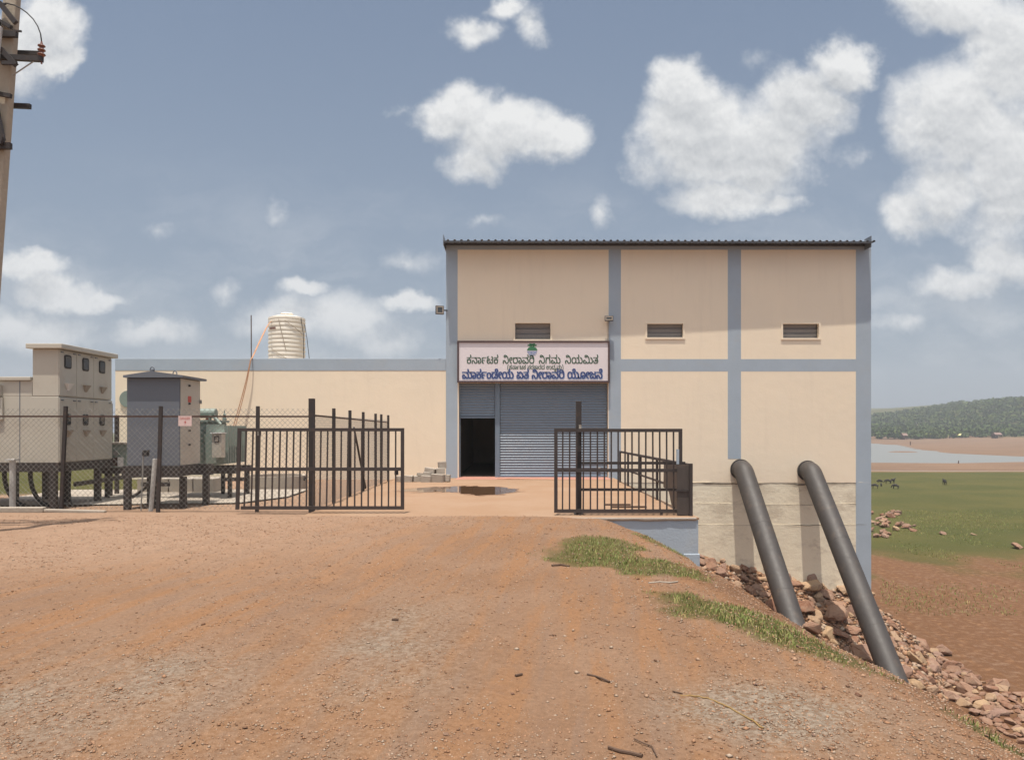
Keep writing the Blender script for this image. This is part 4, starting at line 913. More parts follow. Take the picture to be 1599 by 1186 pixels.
def scan_text(mb, words, x0, x1, zb, em_z, y, th, space=330, bold=0, row=22, smear=(0, 0)):
    """set a line of letters between x0 and x1 as solid relief; non-zero winding, scan-line solid"""
    keys = words.split()
    tot = 0
    for k in keys:
        tot += space if k == 'sp' else GLYPH[k][0]
    sx = (x1 - x0) / tot
    sz = em_z / 1000.0
    pen = 0
    for k in keys:
        if k == 'sp':
            pen += space
            continue
        adv, cs = GLYPH[k]
        segs = []
        for c in cs:
            p = [tuple(map(int, q.split(','))) for q in c.split()]
            segs += list(zip(p, p[1:] + p[:1]))
        ylo = min(min(a[1], b[1]) for a, b in segs)
        yhi = max(max(a[1], b[1]) for a, b in segs)
        yy = math.floor(ylo / row) * row
        while yy < yhi:
            ym = yy + row / 2 + .37
            cr = []
            for a, b in segs:
                if (a[1] <= ym) != (b[1] <= ym):
                    cr.append((a[0] + (ym - a[1]) / (b[1] - a[1]) * (b[0] - a[0]), 1 if b[1] > a[1] else -1))
            cr.sort()
            w, start, spans = 0, None, []
            for x, s in cr:
                if w == 0: start = x
                w += s
                if w == 0:
                    if spans and start - bold <= spans[-1][1] + bold: spans[-1][1] = x
                    else: spans.append([start, x])
            for a, b in spans:
                xa, xb = x0 + (pen + a - bold + smear[0]) * sx, x0 + (pen + b + bold + smear[0]) * sx
                za, zb2 = zb + (yy + smear[1]) * sz, zb + (yy + row + smear[1]) * sz
                mb.add([(xa, y, za), (xb, y, za), (xb, y, zb2), (xa, y, zb2), (xa, y + th, za), (xb, y + th, za), (xb, y + th, zb2), (xa, y + th, zb2)],
                       [(0, 1, 2, 3), (1, 5, 6, 2), (4, 0, 3, 7)])
            yy += row
        pen += adv
    return mb


M['bgreen'] = mat('dark_green_lettering', (0.05, 0.105, 0.065), .6, var=.1, bump=0)
M['sgreen'] = mat('green_emblem', (0.045, 0.19, 0.085), .6, var=.1, bump=0)
M['bblue'] = mat('dark_blue_lettering', (0.045, 0.07, 0.20), .6, var=.1, bump=0)
M['lblue'] = mat('pale_blue_shadow_lettering', (0.40, 0.52, 0.74), .6, var=.05, bump=0)
M['mblue'] = mat('wave_blue', (0.13, 0.25, 0.50), .6, var=.05, bump=0)
M['board'] = mat('pinkish_white_board', (0.74, 0.675, 0.685), .55, var=.04, scale=1, bump=.02)
M['bframe'] = mat('brown_board_frame', (0.085, 0.05, 0.05), .5, var=.1, bump=0)
YB = YW - .14
def bx_(u): return X_(u, YB)
def bz_(v): return Z_(v, YB)
nb = empty('name_board', (bx_(833), YB + .1, bz_(565)), 'wide pinkish white name board with green and blue lettering above the shutter', 'sign')
MB().box(bx_(716.5), bx_(949.5), YB, YB + .12, bz_(594.5), bz_(534.5)).build('panel', M['board'], nb)
fr = MB()
a, b_, c, d, e = bx_(714), bx_(952), bz_(597), bz_(532), .055
fr.box(a, b_, YB - .03, YB + .125, d - e, d)
fr.box(a, b_, YB - .03, YB + .125, c, c + e)
fr.box(a, a + e, YB - .03, YB + .125, c + e + .0005, d - e - .0005)
fr.box(b_ - e, b_, YB - .03, YB + .125, c + e + .0005, d - e - .0005)
fr.build('frame', M['bframe'], nb)
L1 = "ka na_ aa reph tta ka sp ni len ra_ aa va ri sp ni ga ma sp ni ya mi ta"
L2 = "paren ka na_ aa reph tta ka sp sa ra ka_ aa ra da sp u da yasub ma parenc"
L3 = "ma_ aa ka reph anus dee len ya sp e ta sp ni len ra_ aa va ri sp yee uu len ja nee"
px = YB / 1150.0
scan_text(MB(), L1, bx_(728.5), bx_(934.5), bz_(567.3), 17.6 * px, YB - .006, .006, 480, 20).build('lettering', M['bgreen'], nb)
scan_text(MB(), L2, bx_(792), bx_(880), bz_(576.2), 9.4 * px, YB - .006, .006, 300, 24).build('lettering', M['bgreen'], nb)
scan_text(MB(), L3, bx_(721.5), bx_(941), bz_(590.6), 18.8 * px, YB - .010, .010, 300, 42).build('lettering', M['bblue'], nb)
scan_text(MB(), L3, bx_(721.5), bx_(941), bz_(590.6), 18.8 * px, YB - .005, .005, 300, 62, smear=(18, -62)).build('lettering', M['lblue'], nb)
em = MB()
cx, r = bx_(831), 8.0 * px
zc = bz_(547)
def fan(mb, pts, y, th=.006):
    n = len(pts)
    return mb.add([(x, y - th, z) for x, z in pts] + [(x, y, z) for x, z in pts], [tuple(range(n))] + [(i, i + n, (i + 1) % n + n, (i + 1) % n) for i in range(n)])
# green dome with leaf tips over wave stripes, closing to a round outline below
fan(em, [(cx - r, zc)] + [(cx + r * math.cos(math.pi * k / 14), zc + r * .78 * math.sin(math.pi * k / 14)) for k in range(14, -1, -1)][::-1] + [], YB)
for s in (-1, 1):
    fan(em, [(cx + s * r * .1, zc + r * .7), (cx + s * r * .95, zc + r * .95), (cx + s * r * .8, zc + r * 1.15), (cx, zc + r * 1.05)][::s], YB)
    fan(em, [(cx, zc + r * .95), (cx + s * r * .62, zc + r * 1.2), (cx + s * r * .5, zc + r * 1.4), (cx, zc + r * 1.3)][::s], YB)
emo = em.build('emblem', M['sgreen'], nb)
wv = MB()
for k, (za, hw) in enumerate(((-.2, .98), (-.48, .88), (-.74, .68))):
    pts_t = [(cx + r * hw * (q / 6 - 1), zc + r * (za + .05 * math.sin(q * 1.3 + k))) for q in range(13)]
    pts_b = [(x, z - r * .10) for x, z in pts_t]
    fan(wv, pts_b + pts_t[::-1], YB)
wv.build('wave', M['mblue'], emo)
fan(MB(), [(cx - r * .35, zc - r * 1.0), (cx - r * .1, zc - r * 1.18), (cx + r * .1, zc - r * 1.18), (cx + r * .35, zc - r * 1.0)], YB).build('base_leaf', M['bgreen'], emo)

# ------------------------------------------------------------------ concrete platform in front of the doors
plat_m, t, b = new_mat('dusty_platform_floor')
co = t.n('ShaderNodeTexCoord').outputs['Object']
n1 = t.noise(co, .6, 6, .6, .3)
n2 = t.noise(co, 5, 6, .65)
c = t.mix(t.ramp(n1, .35, .65), (0.300, 0.188, 0.117), (0.325, 0.215, 0.142))
c = t.mix(t.math('MULTIPLY', t.ramp(n2, .5, .7), .35), c, (0.285, 0.165, 0.098))
t.put(b.inputs['Base Color'], c)
b.inputs['Roughness'].default_value = .9
b.inputs['Specular IOR Level'].default_value = .2
bp = t.n('ShaderNodeBump')
bp.inputs['Strength'].default_value = .3
bp.inputs['Distance'].default_value = .02
t.put(bp.inputs['Height'], t.math('ADD', n2, t.noise(co, 60, 3, .6)))
t.put(b.inputs['Normal'], bp.outputs[0])

PXR = 3.32
pl = MB()
pl.box(-3.8, PXR, 13.06, YW - .002, -.034, 0.0)
platform = pl.build('platform', plat_m)
tag(platform, 'dusty orange concrete platform in front of the rolling shutter', 'platform', kind='structure')
rw = empty('retaining_wall', (2.4, 13.1, -.5), 'blue grey painted retaining wall holding up the platform corner', 'wall')
m_ = MB()
m_.add([(-1.0, 13.075, -.036), (3.31, 13.075, -.036), (3.31, 13.075, -.86), (2.9, 13.075, -.9), (-1, 13.075, -1.1),
        (-1.0, 13.35, -.036), (3.31, 13.35, -.036), (3.31, 13.35, -.86), (2.9, 13.35, -.9), (-1, 13.35, -1.1)],
       [(0, 4, 3, 2, 1), (5, 6, 7, 8, 9), (1, 2, 7, 6), (2, 3, 8, 7), (3, 4, 9, 8)])
m_.box(3.06, 3.31, 13.352, YW - .02, -2.6, -.036)
m_.build('wall', M['blue'], rw, bevel=.012)
MB().box(3.045, 3.335, 13.06, 13.345, -2.2, -.64).build('pier', M['blue'], rw, bevel=.015)
lipm = MB()
xs = np.arange(-1.0, PXR, .07)
o_ = .006 + .022 * np.clip(fbm(xs * 4, xs * 0, 3, 5) + .3, 0, 1)
dn = .022 + .022 * np.clip(fbm(xs * 6, xs * 0, 3, 6) + .3, 0, 1)
vs, fs = [], []
for x, o, d_ in zip(xs, o_, dn):
    vs += [(x, 13.07, .004), (x, 13.055 - o, -.004), (x, 13.055 - o, -d_), (x, 13.07, -d_ - .03)]
for k in range(len(xs) - 1):
    for j in range(3):
        fs.append((4 * k + j, 4 * k + j + 1, 4 * k + j + 5, 4 * k + j + 4))
lipm.add(vs, fs)
lipm.build('ragged_slab_edge', M['block'], rw)

# puddle on the platform
pm_, t, b = new_mat('puddle_water')
co = t.n('ShaderNodeTexCoord').outputs['Object']
t.put(b.inputs['Base Color'], t.mix(t.noise(co, 1.5, 4, .6), (0.085, 0.045, 0.025), (0.15, 0.085, 0.05)))
b.inputs['Roughness'].default_value = .06
b.inputs['Specular IOR Level'].default_value = .6
pud_img = [(618, 766), (640, 762.5), (668, 761), (700, 759.6), (716, 759), (745, 758.8), (775, 759.5), (797, 762), (806, 764.5), (800, 768.5), (785, 771), (760, 772.6), (738, 771.5), (722, 769.5), (712, 768), (690, 768), (660, 768.2), (640, 768)]
pud = []
for i, (u, v) in enumerate(pud_img):
    u2, v2 = pud_img[(i + 1) % len(pud_img)]
    for k in range(5):
        f = k / 5
        uu, vv = u + (u2 - u) * f, v + (v2 - v) * f
        Y = ZC * 1150 / (vv - VH)
        j = .9 * float(fbm(np.array(uu * .09), np.array(vv * .5), 3, 77))
        pud.append((X_(uu, Y) + j * .6, Y + j))
tag(sheet('puddle', pud, .005, pm_), 'brown puddle of water lying before the open door', 'puddle')
wetm = mat('wet_dust', (0.25, 0.145, 0.085), .55, var=.12, scale=3, bump=.1)
cxp, cyp = sum(p[0] for p in pud) / len(pud), sum(p[1] for p in pud) / len(pud)
tag(sheet('damp_patch', [(cxp + (x - cxp) * 1.05 + .1 * math.sin(i * .9), cyp + (y - cyp) * 1.16) for i, (x, y) in enumerate(pud)], .0025, wetm), 'damp dark margin of dust around the brown puddle', 'damp patch', kind='structure')
yard = sheet('yard_slab', [(-11.5, 15.2), (-5.9, 15.9), (-5.3, 17.4), (-5.4, 19.6), (-11.8, 19.4)], .0, M['conc'])
yard.location.z = -.01
tag(yard, 'pale concrete slab below the electrical cabinets', 'slab', kind='structure')

# ------------------------------------------------------------------ gates
def gate(name, label, Y, u0, u1, vt, vb, vm, bars, skew=0.0, latch=False):
    x0, x1, zt, zb, zm = X_(u0, Y), X_(u1, Y), Z_(vt, Y), Z_(vb, Y), Z_(vm, Y)
    g = empty(name, ((x0 + x1) / 2, Y, zb), label, 'gate', 'black barred steel gates at the compound entrance')
    fr = MB()
    s = .062
    fr.bar((x0 - skew, Y, zb), (x0, Y, zt), s, .045, up=(0, 1, 0))
    fr.bar((x1, Y, zb), (x1, Y, zt), s, .045, up=(0, 1, 0))
    for z in (zt - s / 2, zb + s / 2):
        fr.bar((x0 + s / 2, Y, z), (x1 - s / 2, Y, z), .043, s, up=(0, 0, 1))
    fr.build('frame', M['rail'], g)
    fr = MB().bar((x0 + s / 2, Y, zm), (x1 - s / 2, Y, zm), .042, .062)
    fr.build('middle_rail', M['rail'], g)
    for k in range(bars):
        f = (k + 1) / (bars + 1)
        xb = x0 + (x1 - x0) * f
        wv_ = random.uniform(-.006, .006)
        MB().bar((xb - skew * (1 - f) + wv_, Y + .0, zb + s), (xb, Y, zt - s), .026, .026, up=(0, 1, 0)).build('bar', M['rail'], g)
    return g, (x0, x1, zt, zb, zm)


YG = 13.75
gl, q = gate('gate', 'black barred gate leaf standing open against the chain link fence', YG, 374, 628.5, 668, 795, 732, 23, skew=.04)
MB().bar((X_(402, YG), YG + .06, Z_(676, YG)), (X_(402, YG), YG + .14, Z_(676, YG)), .05, .09).build('hinge', M['wire'], gl)
MB().bar((X_(624, YG) - .03, YG + .03, Z_(738, YG)), (X_(620, YG) - .05, YG + .03, Z_(738, YG)), .04, .08).build('latch', M['iron'], gl)
YG2 = 13.45
gr, q2 = gate('gate', 'black barred gate leaf standing on the platform beside the blue retaining wall', YG2, 868, 1062.5, 669, 800, 734, 17)
MB().box(X_(1055.5, YG2), X_(1059.5, YG2), YG2 - .05, YG2 - .024, Z_(724, YG2), Z_(701, YG2)).build('latch', M['blue'], gr)
for xx in (X_(906, YG2), X_(1033, YG2)):
    MB().box(xx - .02, xx + .02, YG2 - .02, YG2 + .02, .0, q2[3] + .01).build('foot', M['rail'], gr)


def gpost(Y, u, vt, vb, w, label, cap=True):
    x = X_(u, Y)
    zt = Z_(vt, Y)
    g = empty('gate_post', (x, Y, 0), label, 'gate post', 'black steel gate posts')
    MB().box(x - w / 2, x + w / 2, Y - w / 2, Y + w / 2, -.3 if vb is None else Z_(vb, Y), zt).build('post', M['iron'], g, bevel=.005)
    return g, x, zt


g1, xg1, _ = gpost(14.2, 487, 622, None, .105, 'thick black post where the two chain link fences meet', True)
g2, xg2, _ = gpost(13.6, 903.5, 626, 803, .10, 'tall black post rising through the gate leaf on the platform', True)
MB().box(xg2 - .085, xg2 + .085, 13.52, 13.69, .0, .018).build('base_plate', M['iron'], g2)
MB().bar((xg2 + .02, 13.53, Z_(668, 13.6)), (xg2 + .02, 13.50, Z_(668, 13.6)), .045, .12).build('padlock', M['conc'], g2)

# ------------------------------------------------------------------ chain link fences
def weave(mb, a, b_, z0, z1, step=.10, r=.0030):
    """two families of diagonal wires between points a and b (x, y)"""
    a, b_ = Vector((a[0], a[1], 0)), Vector((b_[0], b_[1], 0))
    L = (b_ - a).length
    d = (b_ - a) / L
    nrm = Vector((-d.y, d.x, 0))
    H = z1 - z0
    s = -H
    k = 0
    while s < L:
        lo, hi = max(s, 0), min(s + H, L)
        if hi > lo:
            for sg in (0, 1):
                za, zb = (lo - s, hi - s) if sg == 0 else (H - (lo - s), H - (hi - s))
                p = a + d * lo + Vector((0, 0, z0 + za)) + nrm * (.004 if sg else -.004)
                q_ = a + d * hi + Vector((0, 0, z0 + zb)) + nrm * (.004 if sg else -.004)
                mb.tube([p, q_], r, 3, caps=False)
        s += step
        k += 1
    return mb


YF = 14.2
XF0 = -13.6
fence = empty('chain_link_fence', (-8.5, YF, 0), 'chain link fence on black posts in front of the electrical cabinets', 'fence', 'chain link fences around the yard')
MB_ = weave(MB(), (XF0, YF), (xg1 - .05, YF), .02, 1.97)
MB_.build('mesh', M['wire'], fence)
MB().bar((XF0, YF - .02, 1.82), (xg1, YF - .02, 1.815), .032).build('top_rail', M['rust'], fence)
for u, lean in ((105, -.10), (253, -.06), (404, -.02), (-60, 0)):
    x = X_(u, YF)
    MB().bar((x + lean, YF - .045, -.2), (x, YF - .045, Z_(634, YF)), .062, .05, up=(0, 1, 0)).build('post', M['iron'], fence)
XS = xg1
sfence = empty('chain_link_fence', (XS, 18.5, 0), 'chain link side fence running back from the thick post to the house', 'fence', 'chain link fences around the yard')
weave(MB(), (XS, YF + .08), (XS, 22.75), .02, 1.86).build('mesh', M['wire'], sfence)
MB().bar((XS - .0, YF, 1.84), (XS - .0, 22.75, 1.80), .030).build('top_rail', M['rust'], sfence)
for u in (518, 543.5, 564.5, 584, 593, 604):
    Y = -XS * 1150 / (U0 - u)
    MB().bar((XS + .045, Y, -.2), (XS + .045, Y, 2.02), .065, .05, up=(0, 1, 0)).build('post', M['iron'], sfence)
MB().bar((XS + .06, 17.7, 1.62), (XS + .06, 19.1, .05), .04).build('brace', M['iron'], sfence)
# a plain dark pair of posts of an inner frame behind the beige cabinet
for u, vt, Y, lb in ((172, 630, 17.6, 'thicker dark steel post showing right of the beige cabinet'), (182.5, 648, 18.2, 'thin dark steel post between the beige cabinet and the grey one')):
    x = X_(u, Y)
    p = MB().box(x - .04, x + .04, Y - .04, Y + .04, -.1, Z_(vt, Y)).build('steel_post', M['iron'])
    tag(p, lb, 'post')

# ------------------------------------------------------------------ railing round the platform corner
XRA = 3.23
ra = empty('railing', (XRA, 17, 0), 'low black railing along the right edge of the platform', 'railing')
for z, w in ((.915, .055), (.43, .04)):
    MB().bar((XRA, 13.38, z), (XRA, 22.0, z), w).build('rail', M['rail'], ra)
for Y in (13.38, 14.7, 16.4, 18.5, 20.5, 22.0):
    MB().bar((XRA, Y, 0), (XRA, Y, .91), .05, .05, up=(0, 1, 0)).build('post', M['rail'], ra)
fr_ = empty('railing', (2.1, 13.62, 0), 'short black two rail barrier behind the right gate leaf', 'railing')
for z in (.945, .455):
    MB().bar((xg2 + .05, 13.62, z), (XRA - .03, 13.62, z), .05).build('rail', M['rail'], fr_)
sh_m = mat('dark_sheet_metal', (0.085, 0.07, 0.062), .55, .2, var=.25, scale=2.5, bump=.1, dirt=(.16, .12, .095), dirt_amt=.6)
pts = [(13.36, .94), (15.45, .905), (15.5, .36), (14.95, .30), (14.7, .05), (13.42, .03)]
mm = MB()
n = len(pts)
mm.add([(XRA - .045, y, z) for y, z in pts] + [(XRA - .035, y, z) for y, z in pts], [tuple(range(n)), tuple(range(2 * n - 1, n - 1, -1))] + [(i, i + n, (i + 1) % n + n, (i + 1) % n) for i in range(n)])
shp = empty('metal_sheet', (XRA, 14, 0), 'dark bent metal sheet fixed at the railing corner', 'metal sheet')
mm.build('sheet', sh_m, shp)
m2 = MB()
m2.box(XRA - .24, XRA + .01, 13.345, 13.352, .02, .93)
m2.build('front_flap', sh_m, shp)
MB().box(XRA - .02, XRA + .035, 13.30, 13.343, 0, .95).build('edge_bar', M['rail'], shp)
MB().box(XRA - .26, XRA - .03, 13.325, 13.343, .44, .48).build('edge_bar', M['rail'], shp)

# ------------------------------------------------------------------ beige switchgear cabinet
Y1, Y2 = 14.85, 16.85
cab = empty('switchgear_cabinet', (-9.9, 15.8, 0), 'big beige two tier switchgear cabinet on dark legs', 'cabinet', None)
XR1 = X_(91.5, Y1)
XU0 = X_(50.5, Y1)
zb, zmid, zt, zlow = Z_(722.5, Y1), Z_(618.5, Y1), Z_(544.5, Y1), Z_(594, Y1)
MB().box(-12.2, XR1, Y1, Y2, zb, zmid - .006).build('lower_body', M['beige'], cab, bevel=.012)
MB().box(-12.2, XU0 - .004, Y1 + .0, Y2, zmid - .004, zlow).build('rear_body', M['beige'], cab, bevel=.008)
MB().box(XU0, XR1, Y1 + .002, Y2 - .05, zmid, zt).build('upper_body', M['beige'], cab, bevel=.012)
MB().box(-12.3, XU0 - .01, Y1 - .05, Y2 + .05, zlow + .002, zlow + .075).build('lower_roof', M['beige'], cab, bevel=.01)
MB().box(XU0 - .075, XR1 + .12, Y1 - .10, Y2 + .03, zt + .002, zt + .10).build('upper_roof', M['beige'], cab, bevel=.012)
for x in (X_(31, Y1),):
    MB().box(x - .008, x + .008, Y1 - .004, Y1 + .01, zb + .01, zlow - .01).build('seam_strip', M['slate'], cab)
XD = XR1
winY = [15.13, 15.76, 16.39]
def rrect(mb, x, yc, zc, w, h, th, r=.05, n=5):
    """rounded frame plate facing +X"""
    out = []
    for cx_, cz_, a0 in ((w / 2 - r, h / 2 - r, 0), (-w / 2 + r, h / 2 - r, 90), (-w / 2 + r, -h / 2 + r, 180), (w / 2 - r, -h / 2 + r, 270)):
        for k in range(n + 1):
            a = R(a0 + 90 * k / n)
            out.append((yc + cx_ + r * math.cos(a), zc + cz_ + r * math.sin(a)))
    m = len(out)
    return mb.add([(x, y, z) for y, z in out] + [(x + th, y, z) for y, z in out], [tuple(range(m)), tuple(range(m, 2 * m))] + [(i, (i + 1) % m, (i + 1) % m + m, i + m) for i in range(m)])
for tier, (zw, zh, w, h) in enumerate(((2.955, 2.455, .235, .275), (1.775, 1.50, .20, .235))):
    for k, yy in enumerate(winY):
        d0, d1 = (Y1 + .012, 15.44) if k == 0 else ((15.452, 16.07) if k == 1 else (16.082, Y2 - .06))
        z0, z1 = (zmid + .02, zt - .015) if tier == 0 else (zb + .02, zmid - .03)
        dr = MB().box(XD + .0005, XD + .014, d0, d1, z0, z1).build('door', M['beige'], cab, bevel=.004)
        rrect(MB(), XD + .0145, yy, zw, w, h, .012).build('window_frame', M['seal'], dr)
        rrect(MB(), XD + .0275, yy, zw, w - .055, h - .055, .003, .04).build('pane', M['glass'], dr)
        hood = MB().add([(XD + .015, yy - .10, zh + .06), (XD + .015, yy + .10, zh + .06), (XD + .09, yy + .10, zh + .055), (XD + .09, yy - .10, zh + .055), (XD + .015, yy - .02, zh - .09), (XD + .015, yy + .05, zh - .09)],
                        [(0, 3, 2, 1), (3, 4, 5, 2), (0, 4, 3), (1, 2, 5)])
        hood.build('handle', M['white'] if (tier == 0 and k == 0) else M['conc'], dr)
        for yy2 in (d0 + .08, d1 - .08):
            MB().box(XD + .0145, XD + .03, yy2 - .04, yy2 + .04, z1 - .05, z1 - .03).build('hinge', M['slate'], dr)
# ventilation hood on the front, cut by the picture edge
MB().box(-10.66, X_(4, Y1), Y1 - .10, Y1 - .001, Z_(618, Y1), Z_(601, Y1)).build('vent_hood', M['beige'], cab)
MB().box(-10.62, X_(6, Y1), Y1 - .05, Y1 - .001, Z_(655, Y1), Z_(620, Y1)).build('vent_box', M['beige'], cab)
bf = MB()
zf0, zf1 = Z_(736.5, Y1), Z_(723, Y1)
bf.box(-12.2, XR1 + .02, Y1 - .02, Y1 + .07, zf0, zf1)
bf.box(XR1 - .07, XR1 + .02, Y1 + .072, Y2, zf0, zf1)
bf.box(-12.2, XR1 - .08, Y2 - .09, Y2, zf0, zf1)
bf.build('base_frame', M['iron'], cab)
for x, y in ((X_(83, Y1) + .0, Y1 + .02), (XR1 - .03, Y2 - .55), (-10.6, Y2 - .1), (-11.3, Y2 - .1), (-9.7, 16.0)):
    MB().box(x - .06, x + .06, y - .05, y + .05, -.1, zf0).build('leg', M['iron'], cab)
MB().bar((XR1 - .03, Y1 + .6, .42), (XR1 + .02, 18.0, .46), .06, .09).build('tie_rail', M['iron'], cab)
for k, (x, dx_) in enumerate(((-10.75, .55), (-10.2, .5), (-9.35, .15))):
    pts = [(x + dx_ * f ** 1.7, 15.6 - .2 * f, zf0 + (-.02 - zf0) * (1 - (1 - f) ** 1.6)) for f in np.linspace(0, 1, 9)]
    MB().tube(pts, .045 if k < 2 else .02, 8).build('cable', M['seal'], cab, smooth=True)

# ------------------------------------------------------------------ slate grey cabinet
Yc, Yd = 14.9, 15.86
gc = empty('control_cabinet', (-7.26, 15.4, 0), 'slate grey outdoor cabinet with low gabled roof and beige side', 'cabinet')
xa, xb = X_(198, Yc), X_(280.5, Yc)
zb2, zt2 = Z_(727, Yc), Z_(590, Yc)
MB().box(xa, xb - .002, Yc, Yd, zb2, zt2).build('body', M['slate'], gc, bevel=.01)
sd = MB().box(xb - .001, xb + .012, Yc + .03, Yd - .005, zb2 + .01, zt2 - .005).build('side_door', M['beige'], gc, bevel=.004)
rrect(MB(), xb + .0125, 15.33, Z_(623, 15.3), .16, .13, .004, .03).build('warning_mark', M['red'], sd)
for z in (Z_(630, 15.3), Z_(602, 15.3), Z_(672, 15.3), Z_(694, 15.3)):
    MB().box(xb + .0125, xb + .035, 15.28, 15.34, z - .018, z + .018).build('lock', M['seal'], sd)
MB().box(xb + .0125, xb + .055, Yd - .05, Yd - .02, 2.12, 2.20).build('handle', M['wire'], sd)
rm = MB()
xm = (xa + xb) / 2
e = .10
ze, zp = zt2 + .005, Z_(579, Yc - e)
ya, yb = Yc - .09, Yd + .12
prof = [(xa - .03, ze), (xb + e, ze), (xb + e, ze + .045), (xm, zp), (xa - .03, ze + .045)]
n = len(prof)
rm.add([(x, ya, z) for x, z in prof] + [(x, yb, z) for x, z in prof], [tuple(range(n)), tuple(range(2 * n - 1, n - 1, -1))] + [(i, i + n, (i + 1) % n + n, (i + 1) % n) for i in range(n)])
rm.build('roof', M['slate'], gc)
for yy in (ya + .05, yb - .12):
    lug = MB().tube([(xm + (.07) * math.cos(a) * .6, yy, zp + .03 + .055 * math.sin(a)) for a in np.linspace(-.5, math.pi + .5, 9)], .012, 6)
    lug.build('lifting_lug', M['slate'], gc)
MB().box(xm - .03, xm + .03, ya + .01, ya + .09, zp - .03, zp + .035).build('lug_plate', M['slate'], gc)
bf = MB()
bf.box(xa - .08, xb + .02, Yc - .05, Yc + .05, .60, zb2 - .004)
bf.box(xa - .08, xb + .30, Yd - .10, Yd, .60, zb2 - .004)
bf.box(xa - .08, xa + .02, Yc + .052, Yd - .102, .62, zb2 - .004)
bf.box(xb - .06, xb + .03, Yc + .052, Yd - .102, .62, zb2 - .004)
bf.box(xa + .3, xb - .2, Yc - .03, Yc + .02, .42, .50)
bf.build('base_frame', M['iron'], gc)
for x, y in ((X_(198, 14.75), 14.78), (X_(286, 15.2), 15.2), (X_(321.5, 15.75), 15.76), (-7.75, 15.8), (X_(240, 15.2), 15.2)):
    MB().box(x - .06, x + .06, y - .05, y + .05, -.1, .60).build('leg', M['iron'], gc)
MB().bar((xa + .5, 15.3, .58), (xa + .05, 15.0, .18), .05).build('brace', M['iron'], gc)

# ------------------------------------------------------------------ green transformer behind the cabinets
tr = empty('transformer', (-7.8, 17.6, 0), 'green oil transformer with finned radiators behind the grey cabinet', 'transformer')
G_ = M['green']
MB().box(-8.1, -7.05, 17.0, 18.2, .72, 1.74).build('tank', G_, tr, bevel=.02)
MB().box(-8.15, -7.0, 16.95, 18.25, 1.742, 1.79).build('lid', G_, tr)
rad = MB()
for k in range(9):
    y = 17.02 + k * .14
    rad.box(-7.04, -6.56 + .0, y, y + .05, .78, 1.66)
for k in range(7):
    x = -8.0 + k * .14
    rad.box(x, x + .05, 16.78, 16.985, .80, 1.60)
rad.box(-7.0, -6.58, 16.86, 16.90, .80, 1.68)
rad.build('radiator', G_, tr)
jb = MB().box(X_(333, 16.7), X_(348, 16.7), 16.62, 16.855, Z_(714, 16.7), Z_(677, 16.7)).build('junction_box', M['beige'], tr, bevel=.008)
MB().box(X_(331.5, 16.7), X_(349.5, 16.7), 16.58, 16.858, Z_(676.5, 16.7), Z_(675, 16.7)).build('lid', M['white'], jb)
MB().box(X_(337, 16.7), X_(344.5, 16.7), 16.61, 16.619, Z_(690, 16.7), Z_(680.5, 16.7)).build('window_frame', M['seal'], jb)
MB().box(X_(338.2, 16.7), X_(343.3, 16.7), 16.606, 16.6095, Z_(688.6, 16.7), Z_(682, 16.7)).build('pane', M['conc'], jb)
tp = MB()
tp.tube([(-7.9, 17.3, 1.95), (-6.95, 17.3, 1.95)], .11, 14)
tp.build('conservator', G_, tr, smooth=False)
tp = MB()
MB().tube([(-7.6, 17.3, 1.78), (-7.6, 17.3, 1.86)], .03, 8).build('pipework', G_, tr)
tp.tube([(-7.05, 17.2, 1.78), (-7.05, 17.2, 1.88), (-6.85, 17.0, 1.84), (-6.7, 16.95, 1.68)], .035, 8)
tp.build('pipework', G_, tr)
for x in (-7.25, -7.05, -6.85):
    MB().lathe([(.05, 0), (.05, .05), (.03, .06), (.045, .09), (.025, .11), (.04, .14), (.015, .16), (.012, .24)], (x, 17.55, 1.79), 10).build('bushing', M['brown'] if x < -7 else M['green'], tr)
tb = MB().box(X_(166, 17.2), X_(197.5, 17.2) + .15, 17.0, 17.7, Z_(729, 17.2), Z_(693, 17.2)).build('terminal_box', G_, tr, bevel=.01)
MB().box(X_(165, 17.2), X_(197.5, 17.2) + .18, 16.96, 17.74, Z_(692.8, 17.2), Z_(690.5, 17.2)).build('lid', M['conc'], tb)
MB().box(X_(172, 17), X_(183.5, 17), 16.985, 16.998, Z_(727, 17), Z_(714, 17)).build('plate', M['rust'], tb)
MB().box(X_(184.3, 17), X_(192.8, 17), 16.985, 16.998, Z_(728, 17), Z_(713.5, 17)).build('label_plate', M['white'], tb)
MB().disc_y((X_(181, 17), 16.998, Z_(707, 17)), .06, .012, 16).build('gauge', M['wire'], tb)
st_ = MB()
for y in (17.1, 18.1):
    st_.box(-9.6, -6.4, y - .06, y + .06, .55, .70)
st_.build('base_rail', M['iron'], tr)
for x, y in ((-9.4, 17.1), (-8.3, 17.1), (-7.1, 17.1), (-6.55, 17.1), (-9.4, 18.1), (-7.1, 18.1), (-6.5, 18.1)):
    MB().box(x - .04, x + .04, y - .04, y + .04, -.1, .55).build('leg', M['iron'], tr)
for u0, u1 in ((214, 262), (264, 300), (302, 334)):
    tag(MB().box(X_(u0, 18.6), X_(u1, 18.6), 18.6, 19.3, -.1, Z_(747, 18.6)).build('concrete_plinth', M['block'], None, bevel=.01),
        'low grey concrete plinth block on the ground under the transformer', 'plinth', 'plinth blocks under the transformer')
dr_ = MB().bar((X_(330, 20), 20, .22), (X_(480, 20.3), 20.3, .22), .07, .10)
tag(dr_.build('channel_rail', M['iron']), 'long dark steel channel lying low behind the gate leaf', 'steel channel')

